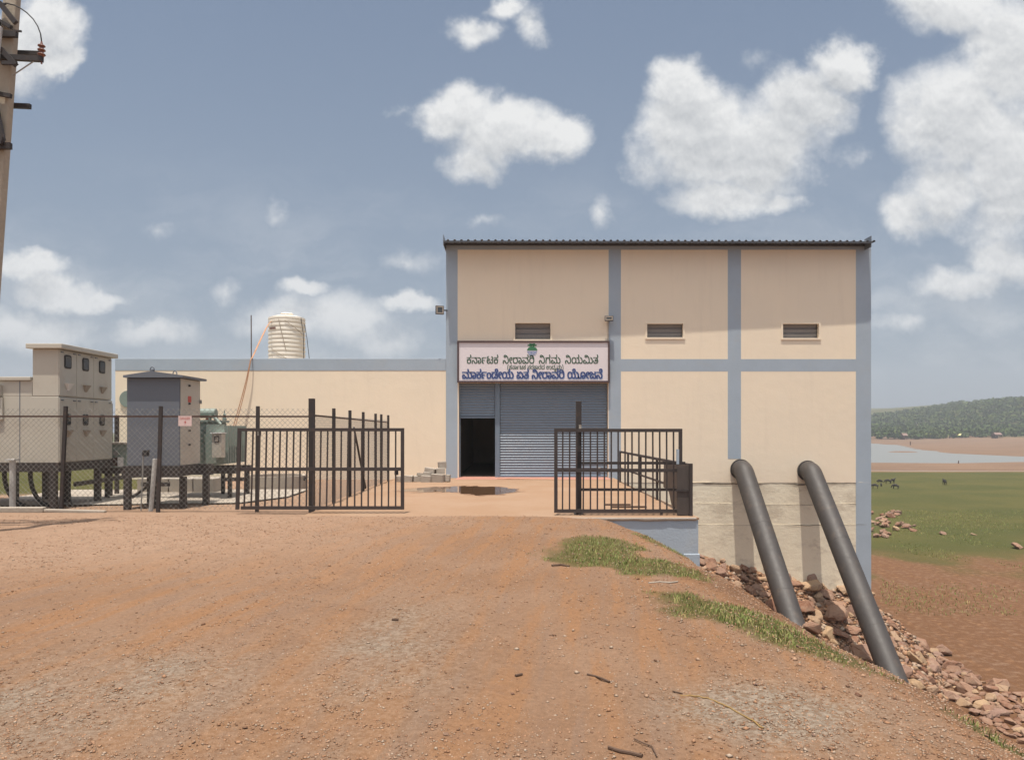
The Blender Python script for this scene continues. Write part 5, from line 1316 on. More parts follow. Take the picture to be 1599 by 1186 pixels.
# small posts and earthing pits
p = MB().tube([(X_(19.5, 14.5), 14.5, -.1), (X_(19.5, 14.5), 14.5, Z_(719, 14.5))], .055, 12)
p.box(X_(19.5, 14.5) - .09, X_(19.5, 14.5) + .09, 14.41, 14.59, Z_(718.5, 14.5), Z_(716, 14.5))
tag(p.build('vent_pipe', M['pvc']), 'pale upright pipe with flat cap in front of the beige cabinet', 'pipe')
p = MB().tube([(X_(235, 14.5), 14.5, -.1), (X_(242, 14.5), 14.5, Z_(716, 14.5))], .042, 12)
tag(p.build('vent_pipe', M['pvc']), 'pale leaning pipe in front of the grey cabinet', 'pipe')
er = empty('earth_rod', (X_(222, 14.6), 14.6, 0), 'thin rod with a dark box on top before the grey cabinet', 'earthing rod')
MB().tube([(X_(220, 14.6), 14.6, -.1), (X_(224, 14.6), 14.6, Z_(706, 14.6))], .014, 6).build('rod', M['wire'], er)
MB().box(X_(224, 14.6), X_(231.5, 14.6), 14.55, 14.65, Z_(712, 14.6), Z_(702.5, 14.6)).build('box', M['seal'], er)
k_ = MB().bar((XF0, 14.0, .035), (X_(70, 14.05), 14.05, .035), .13, .11)
k_.bar((X_(70, 14.05), 14.05, .02), (X_(165, 14.05), 14.05, -.01), .10, .07)
tag(k_.build('kerb_beam', M['conc'], bevel=.02), 'grey concrete kerb beam along the foot of the fence', 'kerb')
tag(MB().lathe([(.80, -.1), (.80, .31), (.70, .31), (.70, -.1)], (X_(432, 20.4), 20.4, 0), 40).build('well_ring', M['conc']), 'round concrete well ring behind the left gate leaf', 'well ring')

# danger plate on the fence
dp = empty('danger_sign', (X_(289, 14.12), 14.12, 1.7), 'small faded white danger sign with red lettering hung on the fence', 'sign')
x0, x1, z0, z1 = X_(278.5, 14.12), X_(299.3, 14.12), Z_(664.8, 14.12), Z_(649, 14.12)
MB().box(x0, x1, 14.118, 14.124, z0, z1).build('plate', M['pink'], dp)
fc = bpy.data.curves.new('danger_text', 'FONT')
fc.body = 'DANGER'
fc.size = 1.0
tmpo = bpy.data.objects.new('danger_text', fc)
COL.objects.link(tmpo)
bpy.context.view_layer.update()
dgm = bpy.data.meshes.new_from_object(tmpo.evaluated_get(bpy.context.evaluated_depsgraph_get()))
bpy.data.objects.remove(tmpo)
xs_ = [v.co.x for v in dgm.vertices]
ys_ = [v.co.y for v in dgm.vertices]
vx0, vx1, vy0, vy1 = min(xs_), max(xs_), min(ys_), max(ys_)
tm_ = MB()
wd = (x1 - x0)
tm_.add([(x0 + wd * .12 + (v.co.x - vx0) / (vx1 - vx0) * wd * .76, 14.116, z1 - .072 + (v.co.y - vy0) / (vy1 - vy0) * .048) for v in dgm.vertices], [tuple(p.vertices) for p in dgm.polygons])
tm_.build('lettering', M['red'], dp)
bm_ = MB()
xc_ = (x0 + x1) / 2
fan(bm_, [(xc_ + .012, z1 - .08), (xc_ - .014, z1 - .122), (xc_ + .004, z1 - .122), (xc_ - .010, z1 - .172), (xc_ + .026, z1 - .112), (xc_ + .006, z1 - .112)][::-1], 14.118, .003)
bm_.build('bolt_mark', M['red'], dp)

# ------------------------------------------------------------------ water tank on the annex roof
TY = 27.0
tk = empty('water_tank', (X_(448, TY), TY, ZA - .25), 'cream ribbed plastic water tank on the annex roof', 'water tank')
zb3, zt3 = ZA - .25, Z_(500, TY)
prof = []
nr = 13
rT = 28.0 * TY / 1150
for k in range(nr):
    za = zb3 + (zt3 - zb3) * k / nr
    h = (zt3 - zb3) / nr
    prof += [(rT * .965, za - zb3), (rT, za - zb3 + h * .25), (rT, za - zb3 + h * .62), (rT * .965, za - zb3 + h * .9)]
prof += [(rT * 1.0, zt3 - zb3), (rT * .99, zt3 - zb3 + .07), (rT * .6, zt3 - zb3 + .15), (rT * .36, zt3 - zb3 + .17)]
MB().lathe(prof, (X_(448, TY), TY, zb3), 48).build('body', M['tank'], tk)
MB().lathe([(rT * .34, 0), (rT * .36, .05), (rT * .3, .09), (.02, .11)], (X_(448, TY), TY, zt3 + .17), 24).build('lid', M['tank'], tk)
lb = MB()
cxT = X_(448, TY)
for k in range(6):
    a0, a1 = R(222 + 5 * k), R(222 + 5 * (k + 1) - .6)
    zz = Z_(517, TY)
    lb.add([(cxT + (rT + .012) * math.cos(a0), TY + (rT + .012) * math.sin(a0), zz), (cxT + (rT + .012) * math.cos(a1), TY + (rT + .012) * math.sin(a1), zz),
            (cxT + (rT + .012) * math.cos(a1), TY + (rT + .012) * math.sin(a1), zz + .075), (cxT + (rT + .012) * math.cos(a0), TY + (rT + .012) * math.sin(a0), zz + .075)], [(0, 1, 2, 3)])
lb.build('name_strip', M['brown'], tk)
MB().bar((cxT + rT * .6, TY - rT * .8, zb3 + .38), (cxT + rT * .9, TY - rT * .8, zb3 + .38), .08, .07).build('outlet', M['brown'], tk)
def wrap(a_lo, z_lo, a_hi, z_hi, r=.010, n=14):
    return [(cxT + (rT + .015) * math.cos(R(a_lo + (a_hi - a_lo) * f)), TY + (rT + .015) * math.sin(R(a_lo + (a_hi - a_lo) * f)), z_lo + (z_hi - z_lo) * f) for f in np.linspace(0, 1, n)]
zz0 = zb3
rope_m = mat('tie_rope', (0.34, 0.28, 0.22), .8, bump=0)
for pts in (wrap(262, zt3 - .05, 285, zz0 + .75), wrap(235, zz0 + .85, 290, zz0 + .45), wrap(280, zt3 - .1, 340, zt3 - .55)):
    tag(MB().tube(pts, .010, 5).build('tie_rope', rope_m), 'thin brown rope tied around the cream water tank', 'rope', 'ropes tied round the water tank')
tag(MB().tube([(cxT + rT, TY, zt3 - .15), (cxT + rT + .14, TY - .2, zt3 - .75), (X_(492, TY), TY - .6, ZA - .2)], .012, 5).build('cable', M['seal']), 'dark cable slanting down right of the water tank', 'cable')
tag(MB().tube([(cxT + rT * .9, TY - rT * .4, zt3 + .05), (cxT + rT + .05, TY - .35, zt3 - .6), (cxT + rT + .07, TY - .4, zz0 + .45)], .012, 5).build('cable', M['seal']), 'dark cable hanging close to the right side of the tank', 'cable')
# orange hoses from the yard over the parapet to the tank
for k, off in enumerate((0, 3.0)):
    lo = [(362 + off * .6, 690, 23.6), (364 + off, 668, 23.75), (374 + off * .9, 632, 23.82), (384 + off * .6, 595, 23.85), (391 + off * .2, 563, 23.88)]
    hi = [(394 + off * .3, 557, 24.05), (404 + off * .4, 535, 25.0), (416 + off * .3, 511, 26.0), (424, 501.5, 26.5), (436, 497.5, 26.8), (452, 494.5, 26.95), (462 - 4 * k, 495, 27.1)]
    pts = [(X_(u, y), y, Z_(v, y)) for u, v, y in lo + hi]
    P_ = []
    for i in range(len(pts) - 1):
        p0, p1, p2, p3 = [Vector(pts[max(0, min(len(pts) - 1, i + j))]) for j in (-1, 0, 1, 2)]
        for f in (0, .25, .5, .75):
            P_.append(.5 * ((2 * p1) + (p2 - p0) * f + (2 * p0 - 5 * p1 + 4 * p2 - p3) * f * f + (3 * p1 - p0 - 3 * p2 + p3) * f ** 3))
    P_.append(Vector(pts[-1]))
    tag(MB().tube(P_, .015, 7).build('hose', M['orange'], smooth=True), ('left' if k == 0 else 'right') + ' one of two orange hoses climbing the annex wall to the tank', 'hose', 'orange hoses climbing to the tank')
tag(MB().tube([(X_(392.5, 24.2), 24.2, ZA - .3), (X_(392.2, 24.2), 24.2, Z_(492, 24.2))], .018, 6).build('bamboo_pole', M['stick']), 'thin upright pole standing on the annex parapet beside the tank', 'pole')

# ------------------------------------------------------------------ flood lights
def flood(x, y, z, yaw, w, h, label):
    g = empty('flood_light', (x, y, z), label, 'flood light', 'flood lights on the pump house front', yaw)
    m = Matrix.LocRotScale(Vector((x, y, z)), Euler((0, 0, yaw)), None)
    def bld(mb, nm, mt, bev=0):
        mb.v = [tuple(m @ Vector(p)) for p in mb.v]
        return mb.build(nm, mt, g, bevel=bev)
    bld(MB().box(-w / 2, w / 2, -.05, .04, -h / 2, h / 2), 'housing', M['lamp'], .012)
    fr = MB()
    e = .035
    for a in ((-w / 2 + .02, w / 2 - .02, h / 2 - .02 - e, h / 2 - .02), (-w / 2 + .02, w / 2 - .02, -h / 2 + .02, -h / 2 + .02 + e), (-w / 2 + .02, -w / 2 + .02 + e, -h / 2 + .0205 + e, h / 2 - .0205 - e), (w / 2 - .02 - e, w / 2 - .02, -h / 2 + .0205 + e, h / 2 - .0205 - e)):
        fr.box(a[0], a[1], -.056, -.045, a[2], a[3])
    bld(fr, 'rim', M['conc'])
    bld(MB().box(-w / 2 + .058, w / 2 - .058, -.053, -.049, -h / 2 + .058, h / 2 - .058), 'glass', M['glass'])
    bld(MB().bar((0, .04, 0), (.0, .16, -.02), .05), 'bracket', M['lamp'])
    return g


flood(X_(686.5, 23.8), 23.8, Z_(484, 23.8), .30, .27, .28, 'square grey flood light on the left corner of the pump house')
MB_ = flood(X_(951, 23.82), 23.82, Z_(497, 23.82), -.1, .28, .17, 'flat grey flood light above the right end of the name board')
tag(MB().bar((X_(692, 23.9), 23.93, Z_(484, 23.9)), (XL + .05, YW - .02, Z_(484, 23.9)), .04).build('lamp_arm', M['lamp']), 'short arm holding the corner flood light', 'bracket')
tag(MB().tube([(wx(949), YW - .02, wz(500)), (wx(949.5), YW - .02, wz(520)), (wx(949), YW - .02, wz(531))], .012, 5).build('cable', M['conc']), 'thin cable running down to the name board', 'cable')

# ------------------------------------------------------------------ two big black delivery pipes
def big_pipe(u, v, Yb, zb, label):
    x = X_(u, YW - .45)
    g = empty('pipe', (x, YW, Z_(v, YW)), label, 'pipe', 'black delivery pipes leaving the pump house')
    z0 = Z_(v, YW) 
    r = .305
    top = Vector((x, YW - .42, z0))
    low = Vector((x, Yb, zb))
    d = (low - top).normalized()
    pts = [Vector((x, YW + .12, z0 - .0)), Vector((x, YW - .12, z0))]
    # mitred elbow
    for f in np.linspace(0, 1, 7):
        a = f * math.atan2(-d.z, -d.y)
        rad = .42
        pts.append(Vector((x, YW - .14 - rad * math.sin(a), z0 - rad * (1 - math.cos(a)))))
    e = pts[-1]
    L = (low - e).length
    dd = (low - e).normalized()
    for f in np.linspace(.05, 1, 14):
        pts.append(e + dd * L * f)
    MB().tube(pts, r, 36).build('pipe_run', M['pipe'], g, smooth=True)
    fl_ = MB()
    for s in (.33, .68):
        c = e + dd * L * s
        fl_.tube([c - dd * .012, c + dd * .012], r + .003, 36)
    fl_.build('weld_joint', M['pipe'], g, smooth=False)
    col = MB().tube([Vector((x, YW + .05, z0)), Vector((x, YW - .06, z0))], r + .03, 36)
    col.build('collar', M['pipe'], g)
    return g


big_pipe(1163, 732.5, 18.6, -4.40, 'left black delivery pipe slanting from the column down to the stones')
big_pipe(1269.5, 734.5, 17.7, -5.55, 'right black delivery pipe slanting from the cream wall beside the corner')

# ------------------------------------------------------------------ concrete blocks by the wall
def blk(u0, u1, v0, v1, Y, dep=.22, rz=0.0, rough=0, name='concrete_block'):
    x0, x1, z0, z1 = X_(u0, Y), X_(u1, Y), Z_(v1, Y), Z_(v0, Y)
    bm = bmesh.new()
    bmesh.ops.create_cube(bm, size=1)
    bmesh.ops.bevel(bm, geom=bm.edges[:], offset=.04, segments=1, affect='EDGES')
    for v in bm.verts:
        v.co.x *= (x1 - x0); v.co.y *= dep; v.co.z *= (z1 - z0)
        v.co += Vector((random.uniform(-1, 1), random.uniform(-1, 1), random.uniform(-1, 1))) * .008
    me = bpy.data.meshes.new(name)
    bm.to_mesh(me)
    bm.free()
    me.materials.append(M['block'])
    o = bpy.data.objects.new(name, me)
    COL.objects.link(o)
    o.location = ((x0 + x1) / 2, Y + dep / 2, (z0 + z1) / 2)
    o.rotation_euler = (random.uniform(-.05, .05), rz + random.uniform(-.06, .06), random.uniform(-.4, .4))
    return o


GB = 'loose concrete blocks piled by the wall'
for args, lb in (((620, 627, 743, 752.5, 22.1), 'leftmost grey block of the pile, seen through the gate bars'),
                 ((631, 644, 742.5, 752.3, 22.1), 'grey block lying flat second from the left of the pile'),
                 ((645.5, 657, 743, 752.2, 22.15), 'darker block third from the left at the foot of the pile'),
                 ((657.3, 672, 742.7, 753, 22.0), 'short block under two thin slabs in the middle of the pile'),
                 ((651, 660.5, 738.6, 742.6, 22.2), 'left thin slab lying on the middle blocks'),
                 ((660.7, 671.5, 737, 742.6, 22.1), 'right thin slab lying on the short block'),
                 ((673, 693.6, 740, 753, 22.0), 'largest upright block with square face in the pile'),
                 ((695.6, 702.3, 741, 751.8, 22.1), 'small upright block at the right end of the pile'),
                 ((663.5, 680, 730.5, 739.5, 22.2, .24, .16), 'tilted block leaning on top of the pile'),
                 ((684, 696, 720.5, 731.5, 22.3, .2, -.03), 'topmost grey block of the pile near the blue column'),
                 ((681, 694.5, 731, 739.8, 22.15, .2, .03), 'pale block with worn rounded face below the topmost block')):
    tag(blk(*args), lb, 'concrete block', GB)

# ------------------------------------------------------------------ electric pole structure at the left
PY = 10.9
def pxp(u, v, dy=0.0):
    return Vector((X_(u, PY), PY + dy, Z_(v, PY)))
ep = empty('electric_pole', (X_(-31, PY), PY, 0), 'weathered concrete electric pole with black crossarms at the left edge', 'electric pole')
shaft = MB()
top, bot = Vector((X_(28, PY), PY, 9.0)), Vector((X_(-50, PY), PY, -.4))
vs = []
for c, w, d_ in ((bot, .27, .22), (top, .195, .10)):
    for a, b_ in ((-1, -1), (1, -1), (1, 1), (-1, 1)):
        vs.append((c.x + a * w / 2, c.y + b_ * d_ / 2, c.z))
shaft.add(vs, [(3, 2, 1, 0), (4, 5, 6, 7), (0, 1, 5, 4), (1, 2, 6, 5), (2, 3, 7, 6), (3, 0, 4, 7)])
shaft.build('shaft', M['polec'], ep, bevel=.02)
def arm(p, q, w=.06, h=.075, nm='crossarm', mt='iron'):
    return MB().bar(p, q, w, h).build(nm, M[mt], ep)
fy = -.12
arm(pxp(-330, 48, fy), pxp(35, 61, fy), .06, .08)
arm(pxp(-330, 62, .16), pxp(52, 75.5, .16), .06, .06)
arm(pxp(-330, 78, fy), pxp(74.5, 99, fy), .06, .075)
arm(pxp(-250, 232, fy), pxp(26, 233, fy), .06, .09)
arm(pxp(-200, 148, .17), pxp(36, 158.5, .17), .05, .07)
arm(pxp(8, 12, fy), pxp(33, 43, fy), .05, .07, 'brace')
arm(pxp(4, 172, fy - .04), pxp(15, 226, fy - .04), .05, .085, 'brace')
arm(pxp(-60, 120, fy), pxp(-6, 225, fy), .05, .06, 'brace')
arm(pxp(14, 86, fy - .05), pxp(37, 111, fy - .05), .05, .07, 'brace')
arm(pxp(16, 108, fy - .06), pxp(39, 108, fy - .06), .04, .05, 'clamp')
arm(pxp(-6, 150, fy), pxp(26, 156, fy), .05, .06, 'clamp')
arm(pxp(-6, 222, fy - .06), pxp(18, 228, fy - .06), .07, .10, 'clamp')
arm(pxp(-10, 30, fy), pxp(26, 50, fy), .05, .05, 'clamp')
arm(pxp(-10, 47, fy - .04), pxp(12, 46, fy - .04), .05, .05, 'clamp')
arm(pxp(-8, 13, fy), pxp(18, 14, fy), .02, .02, 'bolt_rod')
arm(pxp(30, 55, fy), pxp(42, 56, fy), .02, .025, 'bolt_rod')
MB().tube([pxp(61, 102, fy), pxp(28, 124, fy)], .010, 5).build('stay_rod', M['wire'], ep)
MB().tube([pxp(15.5, 55, fy - .09), pxp(9, 120, fy - .09), pxp(0, 182, fy - .09), pxp(-14, 300, fy - .09), pxp(-44, 690, fy - .09)], .035, 10).build('cable_conduit', M['pvc'], ep)
arm(pxp(-14, 500, fy), pxp(1.5, 503, fy), .04, .035, 'clamp')
ic = pxp(73, 100, fy)
ins = MB().lathe([(.012, -.06), (.012, .04), (.028, .045), (.055, .075), (.05, .085), (.026, .09), (.028, .115), (.055, .14), (.05, .15), (.026, .155), (.028, .18), (.052, .20), (.046, .212), (.022, .22), (.014, .25), (.01, .27)], ic, 16)
ins.build('insulator', M['brown'], ep)
wp = [(73, 72), (71.5, 60), (67, 48), (60, 37), (50, 27), (40, 20), (31, 15.5), (20, 13), (0, 11.5), (-60, 12)]
MB().tube([pxp(u, v, fy) for u, v in wp], .009, 6).build('jumper_wire', M['seal'], ep, smooth=True)
for uu in (-60, -170, -290):
    c = pxp(uu, 80, fy)
    MB().lathe([(.02, 0), (.055, .04), (.026, .05), (.055, .10), (.026, .11), (.052, .16), (.014, .2)], c, 12).build('insulator', M['brown'], ep)
sp_ = empty('electric_pole', (X_(-300, PY), PY, 0), 'second concrete pole of the pair, beyond the left picture edge', 'electric pole')
MB().box(X_(-300, PY) - .11, X_(-300, PY) + .11, PY - .13, PY + .13, -.4, 9.0).build('shaft', M['polec'], sp_)

# ------------------------------------------------------------------ stones
stone_m, t, b = new_mat('reddish_rubble_stone')
co = t.n('ShaderNodeTexCoord').outputs['Object']
oi = t.n('ShaderNodeObjectInfo').outputs['Random']
n1 = t.noise(co, 2.2, 6, .65)
n2 = t.noise(co, 14, 5, .7)
rp = t.n('ShaderNodeValToRGB')
els = rp.color_ramp.elements
els[0].position, els[0].color = 0.0, (0.20, 0.095, 0.058, 1)
els[1].position, els[1].color = 1.0, (0.31, 0.205, 0.145, 1)
for ps, cl in ((.25, (0.27, 0.15, 0.10, 1)), (.5, (0.29, 0.175, 0.118, 1)), (.72, (0.25, 0.155, 0.12, 1)), (.88, (0.40, 0.27, 0.16, 1))):
    e_ = els.new(ps)
    e_.color = cl
t.put(rp.inputs[0], oi)
c = t.mix(t.math('MULTIPLY', t.ramp(n1, .42, .7), .6), rp.outputs[0], (0.33, 0.235, 0.17))
c = t.mix(t.math('MULTIPLY', t.ramp(n2, .55, .7), .4), c, (0.13, 0.07, 0.05))
t.put(b.inputs['Base Color'], c)
b.inputs['Roughness'].default_value = .9
b.inputs['Specular IOR Level'].default_value = .2
bp = t.n('ShaderNodeBump')
bp.inputs['Strength'].default_value = .6
bp.inputs['Distance'].default_value = .03
t.put(bp.inputs['Height'], t.math('ADD', n2, n1))
t.put(b.inputs['Normal'], bp.outputs[0])


def stone_mesh(seed, flat=.62):
    rs = random.Random(seed)
    bm = bmesh.new()
    for k in range(rs.randint(11, 17)):
        a, h = rs.uniform(0, 2 * math.pi), rs.uniform(-1, 1)
        r = math.sqrt(max(0, 1 - h * h)) ** .7
        bm.verts.new((r * math.cos(a) * rs.uniform(.85, 1), r * math.sin(a) * rs.uniform(.6, .85), h * flat * rs.uniform(.75, 1)))
    bmesh.ops.convex_hull(bm, input=bm.verts[:])
    for v in [v for v in bm.verts if not v.link_faces]:
        bm.verts.remove(v)
    bmesh.ops.bevel(bm, geom=bm.edges[:], offset=.045, segments=1, affect='EDGES')
    bmesh.ops.triangulate(bm, faces=bm.faces[:])
    bmesh.ops.subdivide_edges(bm, edges=[e for e in bm.edges if e.calc_length() > .35], cuts=1)
    for v in bm.verts:
        v.co += Vector((rs.uniform(-1, 1), rs.uniform(-1, 1), rs.uniform(-1, 1))) * .03
    me = bpy.data.meshes.new('stone')
    bm.to_mesh(me)
    bm.free()
    me.materials.append(stone_m)
    return me


SM = [stone_mesh(s, random.uniform(.4, .75)) for s in range(16)]


def put_stone(x, y, s, label, cat, group, sink=.25, rot=None, me=None, name='stone'):
    me = me or random.choice(SM)
    o = bpy.data.objects.new(name, me)
    COL.objects.link(o)
    z = float(ground_z(x, y))
    e = .12
    gxn = float(ground_z(x + e, y) - ground_z(x - e, y)) / (2 * e)
    gyn = float(ground_z(x, y + e) - ground_z(x, y - e)) / (2 * e)
    nrm = Vector((-gxn, -gyn, 1)).normalized()
    if name == 'boulder': nrm = Vector((nrm.x * .25, nrm.y * .25, 1)).normalized()
    q = Vector((0, 0, 1)).rotation_difference((nrm + Vector((random.uniform(-.5, .5), random.uniform(-.5, .5), 0)) * (.25 if name == 'boulder' else .5)).normalized())
    q = q @ Euler((0, 0, random.uniform(0, 6.28))).to_quaternion()
    o.rotation_euler = q.to_euler()
    o.scale = (s, s, s * random.uniform(.7, 1.15))
    o.location = (x, y, z + s * (.42 - sink))
    return tag(o, label, cat, group)


def seen(x, y, zoff=.15):
    z = float(ground_z(x, y)) + zoff
    u, v = U0 + 1150 * x / y, VH - (z - ZC) * 1150 / y
    if not (1060 < u < 1625 and v < 1190): return False
    f = np.linspace(.12, .97, 60)
    return bool(np.all(ZC + (z - ZC) * f > ground_z(x * f, y * f, False) - .03))


# the biggest stones, each where it lies
used = []
for (u, v, px, lb) in ((1300, 952, 30, 'biggest slab like boulder between the two black pipes'),
                       (1255, 945, 22, 'long pinkish boulder close right of the left black pipe'),
                       (1262, 908, 24, 'pale pink flat rock below the wall right of the left pipe'),
                       (1195, 900, 17, 'dark red boulder left of the left black pipe in its shadow edge'),
                       (1290, 925, 18, 'tan boulder above the biggest slab between the pipes'),
                       (1268, 978, 22, 'brown upright boulder at the foot of the left pipe'),
                       (1310, 985, 22, 'pale yellowish boulder low between the two pipes'),
                       (1310, 905, 17, 'grey rounded rock against the cream wall'),
                       (1225, 885, 13, 'reddish crumbly rock against the wall left of the pipe'),
                       (1430, 1010, 15, 'flat grey slab right of the right black pipe'),
                       (1475, 1012, 18, 'dark blocky stone standing on the upper edge of the rubble'),
                       (1520, 1058, 22, 'long pale slab at the right edge of the rubble heap'),
                       (1545, 1085, 16, 'pale oval stone near the right end of the rubble')):
    p = hit(u, v + px * .45)
    s = px * p.y / 1150 * .95
    used.append((p.x, p.y, s))
    put_stone(p.x, p.y, s, lb, 'boulder', 'stones of the rubble heap', .12, name='boulder')

GS = 'stones of the rubble heap'
cnt = {}
tries = 0
placed = 0
while placed < 262 and tries < 9000:
    tries += 1
    u = random.uniform(1090, 1610)
    top_v = np.interp(u, [1090, 1165, 1260, 1340, 1400, 1500, 1610], [868, 872, 890, 925, 985, 1045, 1092])
    v = random.uniform(top_v, min(1180, top_v + np.interp(u, [1090, 1250, 1400, 1610], [60, 110, 90, 75])))
    p = hit(u, v)
    if p.x < 3.6 or p.y < 8 or p.y > 27 or not seen(p.x, p.y): continue
    s = random.choice((.10, .12, .14, .17, .2, .25, .3)) * random.uniform(.8, 1.2) * (1.65 if u < 1350 else 1.25)
    if any((p.x - a) ** 2 + (p.y - b_) ** 2 < (.5 * (s + c_)) ** 2 for a, b_, c_ in used): continue
    used.append((p.x, p.y, s))
    if u < 1175: lb = 'broken reddish stone in the rubble left of the left black pipe'
    elif u < 1330: lb = 'broken reddish stone in the rubble between the two black pipes'
    elif u < 1480: lb = 'broken reddish stone in the rubble beside the right black pipe'
    else: lb = 'broken pinkish stone in the rubble at the lower right'
    put_stone(p.x, p.y, s, lb, 'stone', GS, .2)
    placed += 1

# heap of rubble on the plain behind the house corner
for k in range(46):
    u, v = random.choice(((1385, 810), (1395, 816), (1375, 818), (1410, 824), (1372, 836), (1390, 806), (1380, 814)))
    p = hit(u + random.gauss(0, 12), v + random.gauss(0, 4))
    put_stone(p.x, p.y, random.uniform(.18, .5), 'broken stone of the distant heap on the grass behind the house corner', 'stone', 'stones heaped on the plain', .1)
for u, v, px, lb in ((1590, 857, 15, 'long brown rock lying on the grass at the right edge'), (1520, 836, 6, 'small grey rock on the green plain'), (1472, 834, 8, 'low flat rock on the green plain')):
    p = hit(u, v)
    put_stone(p.x, p.y, px * p.y / 1150, lb, 'rock', None, .2, name='rock')

# scattered single stones on the track
spots = [(1340, 1087, 13, 'rounded brown stone on the crest beside the rubble'), (1285, 1076, 6, 'small pale stone near the grass strip'), (745, 1139, 6, 'brown pebble like stone on the lower track'), (697, 1148, 7, 'pale stone at the lower middle of the track'),
         (623, 952, 8, 'flat grey stone beside a dark chip on the track'), (1030, 967, 7, 'pale stone beneath the grass edge'), (995, 905, 6, 'pinkish stone below the blue wall'), (970, 910, 7, 'dark stone near the grass patch'),
         (5, 919, 9, 'dark stone at the left edge of the track'), (30, 919, 4, 'tiny dark stone near the left edge'), (1245, 1010, 6, 'orange stone on the right slope'), (1290, 1030, 7, 'light stone on the right slope near grass'),
         (1415, 1100, 7, 'pale stone on the lower right slope'), (1540, 1150, 8, 'brown stone near the lower right corner'), (1180, 1070, 5, 'little stone above the yellow rope'), (800, 1085, 4, 'little dark stone in the lower middle'),
         (100, 1122, 5, 'little pale stone on the lower left gravel'), (165, 1128, 4, 'purple brown stone on the lower left gravel'), (290, 875, 6, 'white scrap like stone on the pale left dirt'), (1270, 1150, 6, 'grey stone right of the yellow rope'), (1500, 1135, 6, 'tan stone at the right bank')]
for u, v, px, lb in spots:
    p = hit(u, v)
    put_stone(p.x, p.y, max(.018, px * .5 * p.y / 1150), lb, 'stone', 'single stones on the dirt track', .2)


# ------------------------------------------------------------------ grit: loose gravel nobody could count
def scatter(name, xy, sizes, material, label, cat, sink=.3):
    n = len(xy)
    base = np.array([(1, 0, 0), (0, 1, 0), (-1, 0, 0), (0, -1, 0), (0, 0, .7), (0, 0, -.7)], float)
    tri = np.array([(0, 1, 4), (1, 2, 4), (2, 3, 4), (3, 0, 4), (1, 0, 5), (2, 1, 5), (3, 2, 5), (0, 3, 5)])
    V = base[None] * (1 + .45 * (rng.random((n, 6, 3)) - .5)) + .22 * (rng.random((n, 6, 3)) - .5)
    V = V * sizes[:, None, None] * np.stack([np.ones(n), .55 + .45 * rng.random(n), .45 + .4 * rng.random(n)], 1)[:, None, :]
    a = rng.random(n) * 6.283
    ca, sa = np.cos(a)[:, None], np.sin(a)[:, None]
    x, y, z = V[..., 0] * ca - V[..., 1] * sa, V[..., 0] * sa + V[..., 1] * ca, V[..., 2]
    gz = ground_z(xy[:, 0], xy[:, 1])
    V = np.stack([x + xy[:, 0:1], y + xy[:, 1:2], z + gz[:, None] + (sizes * (.4 - sink))[:, None]], -1).reshape(-1, 3)
    T = (tri[None] + 6 * np.arange(n)[:, None, None]).reshape(-1, 3)
    o = np_mesh(name, V, T, material)
    ca = o.data.color_attributes.new('tone', 'FLOAT_COLOR', 'POINT')
    tn = np.repeat(rng.random(n), 6)
    ca.data.foreach_set('color', np.stack([tn, tn, tn, np.ones_like(tn)], 1).astype(np.float32).ravel())
    return tag(o, label, cat, kind='stuff')


grit_m, t, b = new_mat('gravel_grains')
at = t.n('ShaderNodeAttribute', attribute_name='tone')
rp = t.n('ShaderNodeValToRGB')
els = rp.color_ramp.elements
els[0].position, els[0].color = 0.0, (0.17, 0.095, 0.06, 1)
els[1].position, els[1].color = 1.0, (0.37, 0.285, 0.215, 1)
for ps, cl in ((.3, (0.30, 0.16, 0.09, 1)), (.6, (0.37, 0.215, 0.13, 1)), (.8, (0.33, 0.24, 0.175, 1))):
    els.new(ps).color = cl
t.put(rp.inputs[0], at.outputs['Fac'])
t.put(b.inputs['Base Color'], rp.outputs[0])
b.inputs['Roughness'].default_value = .9
b.inputs['Specular IOR Level'].default_value = .2

N = 95000
yy = 3.2 + 10.0 * rng.random(N) ** 1.9
xx = (rng.random(N) * 2 - 1) * (yy * .74 + .3)
dens_ = .45 + 1.3 * fbm(xx * .9, yy * .9, 3, 91) + .8 * sst(.2, 1.6, xx - .6) + .5 * np.exp(-((xx - 1.45) ** 2 + (yy - 4.15) ** 2) / .5) + .5 * np.exp(-((xx + 2.6) ** 2 + (yy - 4.3) ** 2) / .9)
keep = (rng.random(N) < np.clip(dens_, .06, 1)) & (xx < 4.2)
xy = np.stack([xx, yy], 1)[keep]
sz = .0022 + .0085 * rng.random(len(xy)) ** 3.8 + .0006 * xy[:, 1]
scatter('gravel', xy, sz, grit_m, 'loose fine gravel strewn over the reddish dirt track', 'gravel')
N = 380
yy = 3.4 + 8.5 * rng.random(N) ** 1.5
xx = np.where(rng.random(N) < .55, .3 + rng.random(N) * 2.6, (rng.random(N) * 2 - 1) * yy * .7)
scatter('pebbles', np.stack([xx, yy], 1), .010 + .018 * rng.random(N) ** 2.2, grit_m, 'scattered pebbles lying on the dirt track and right slope', 'pebbles', .2)
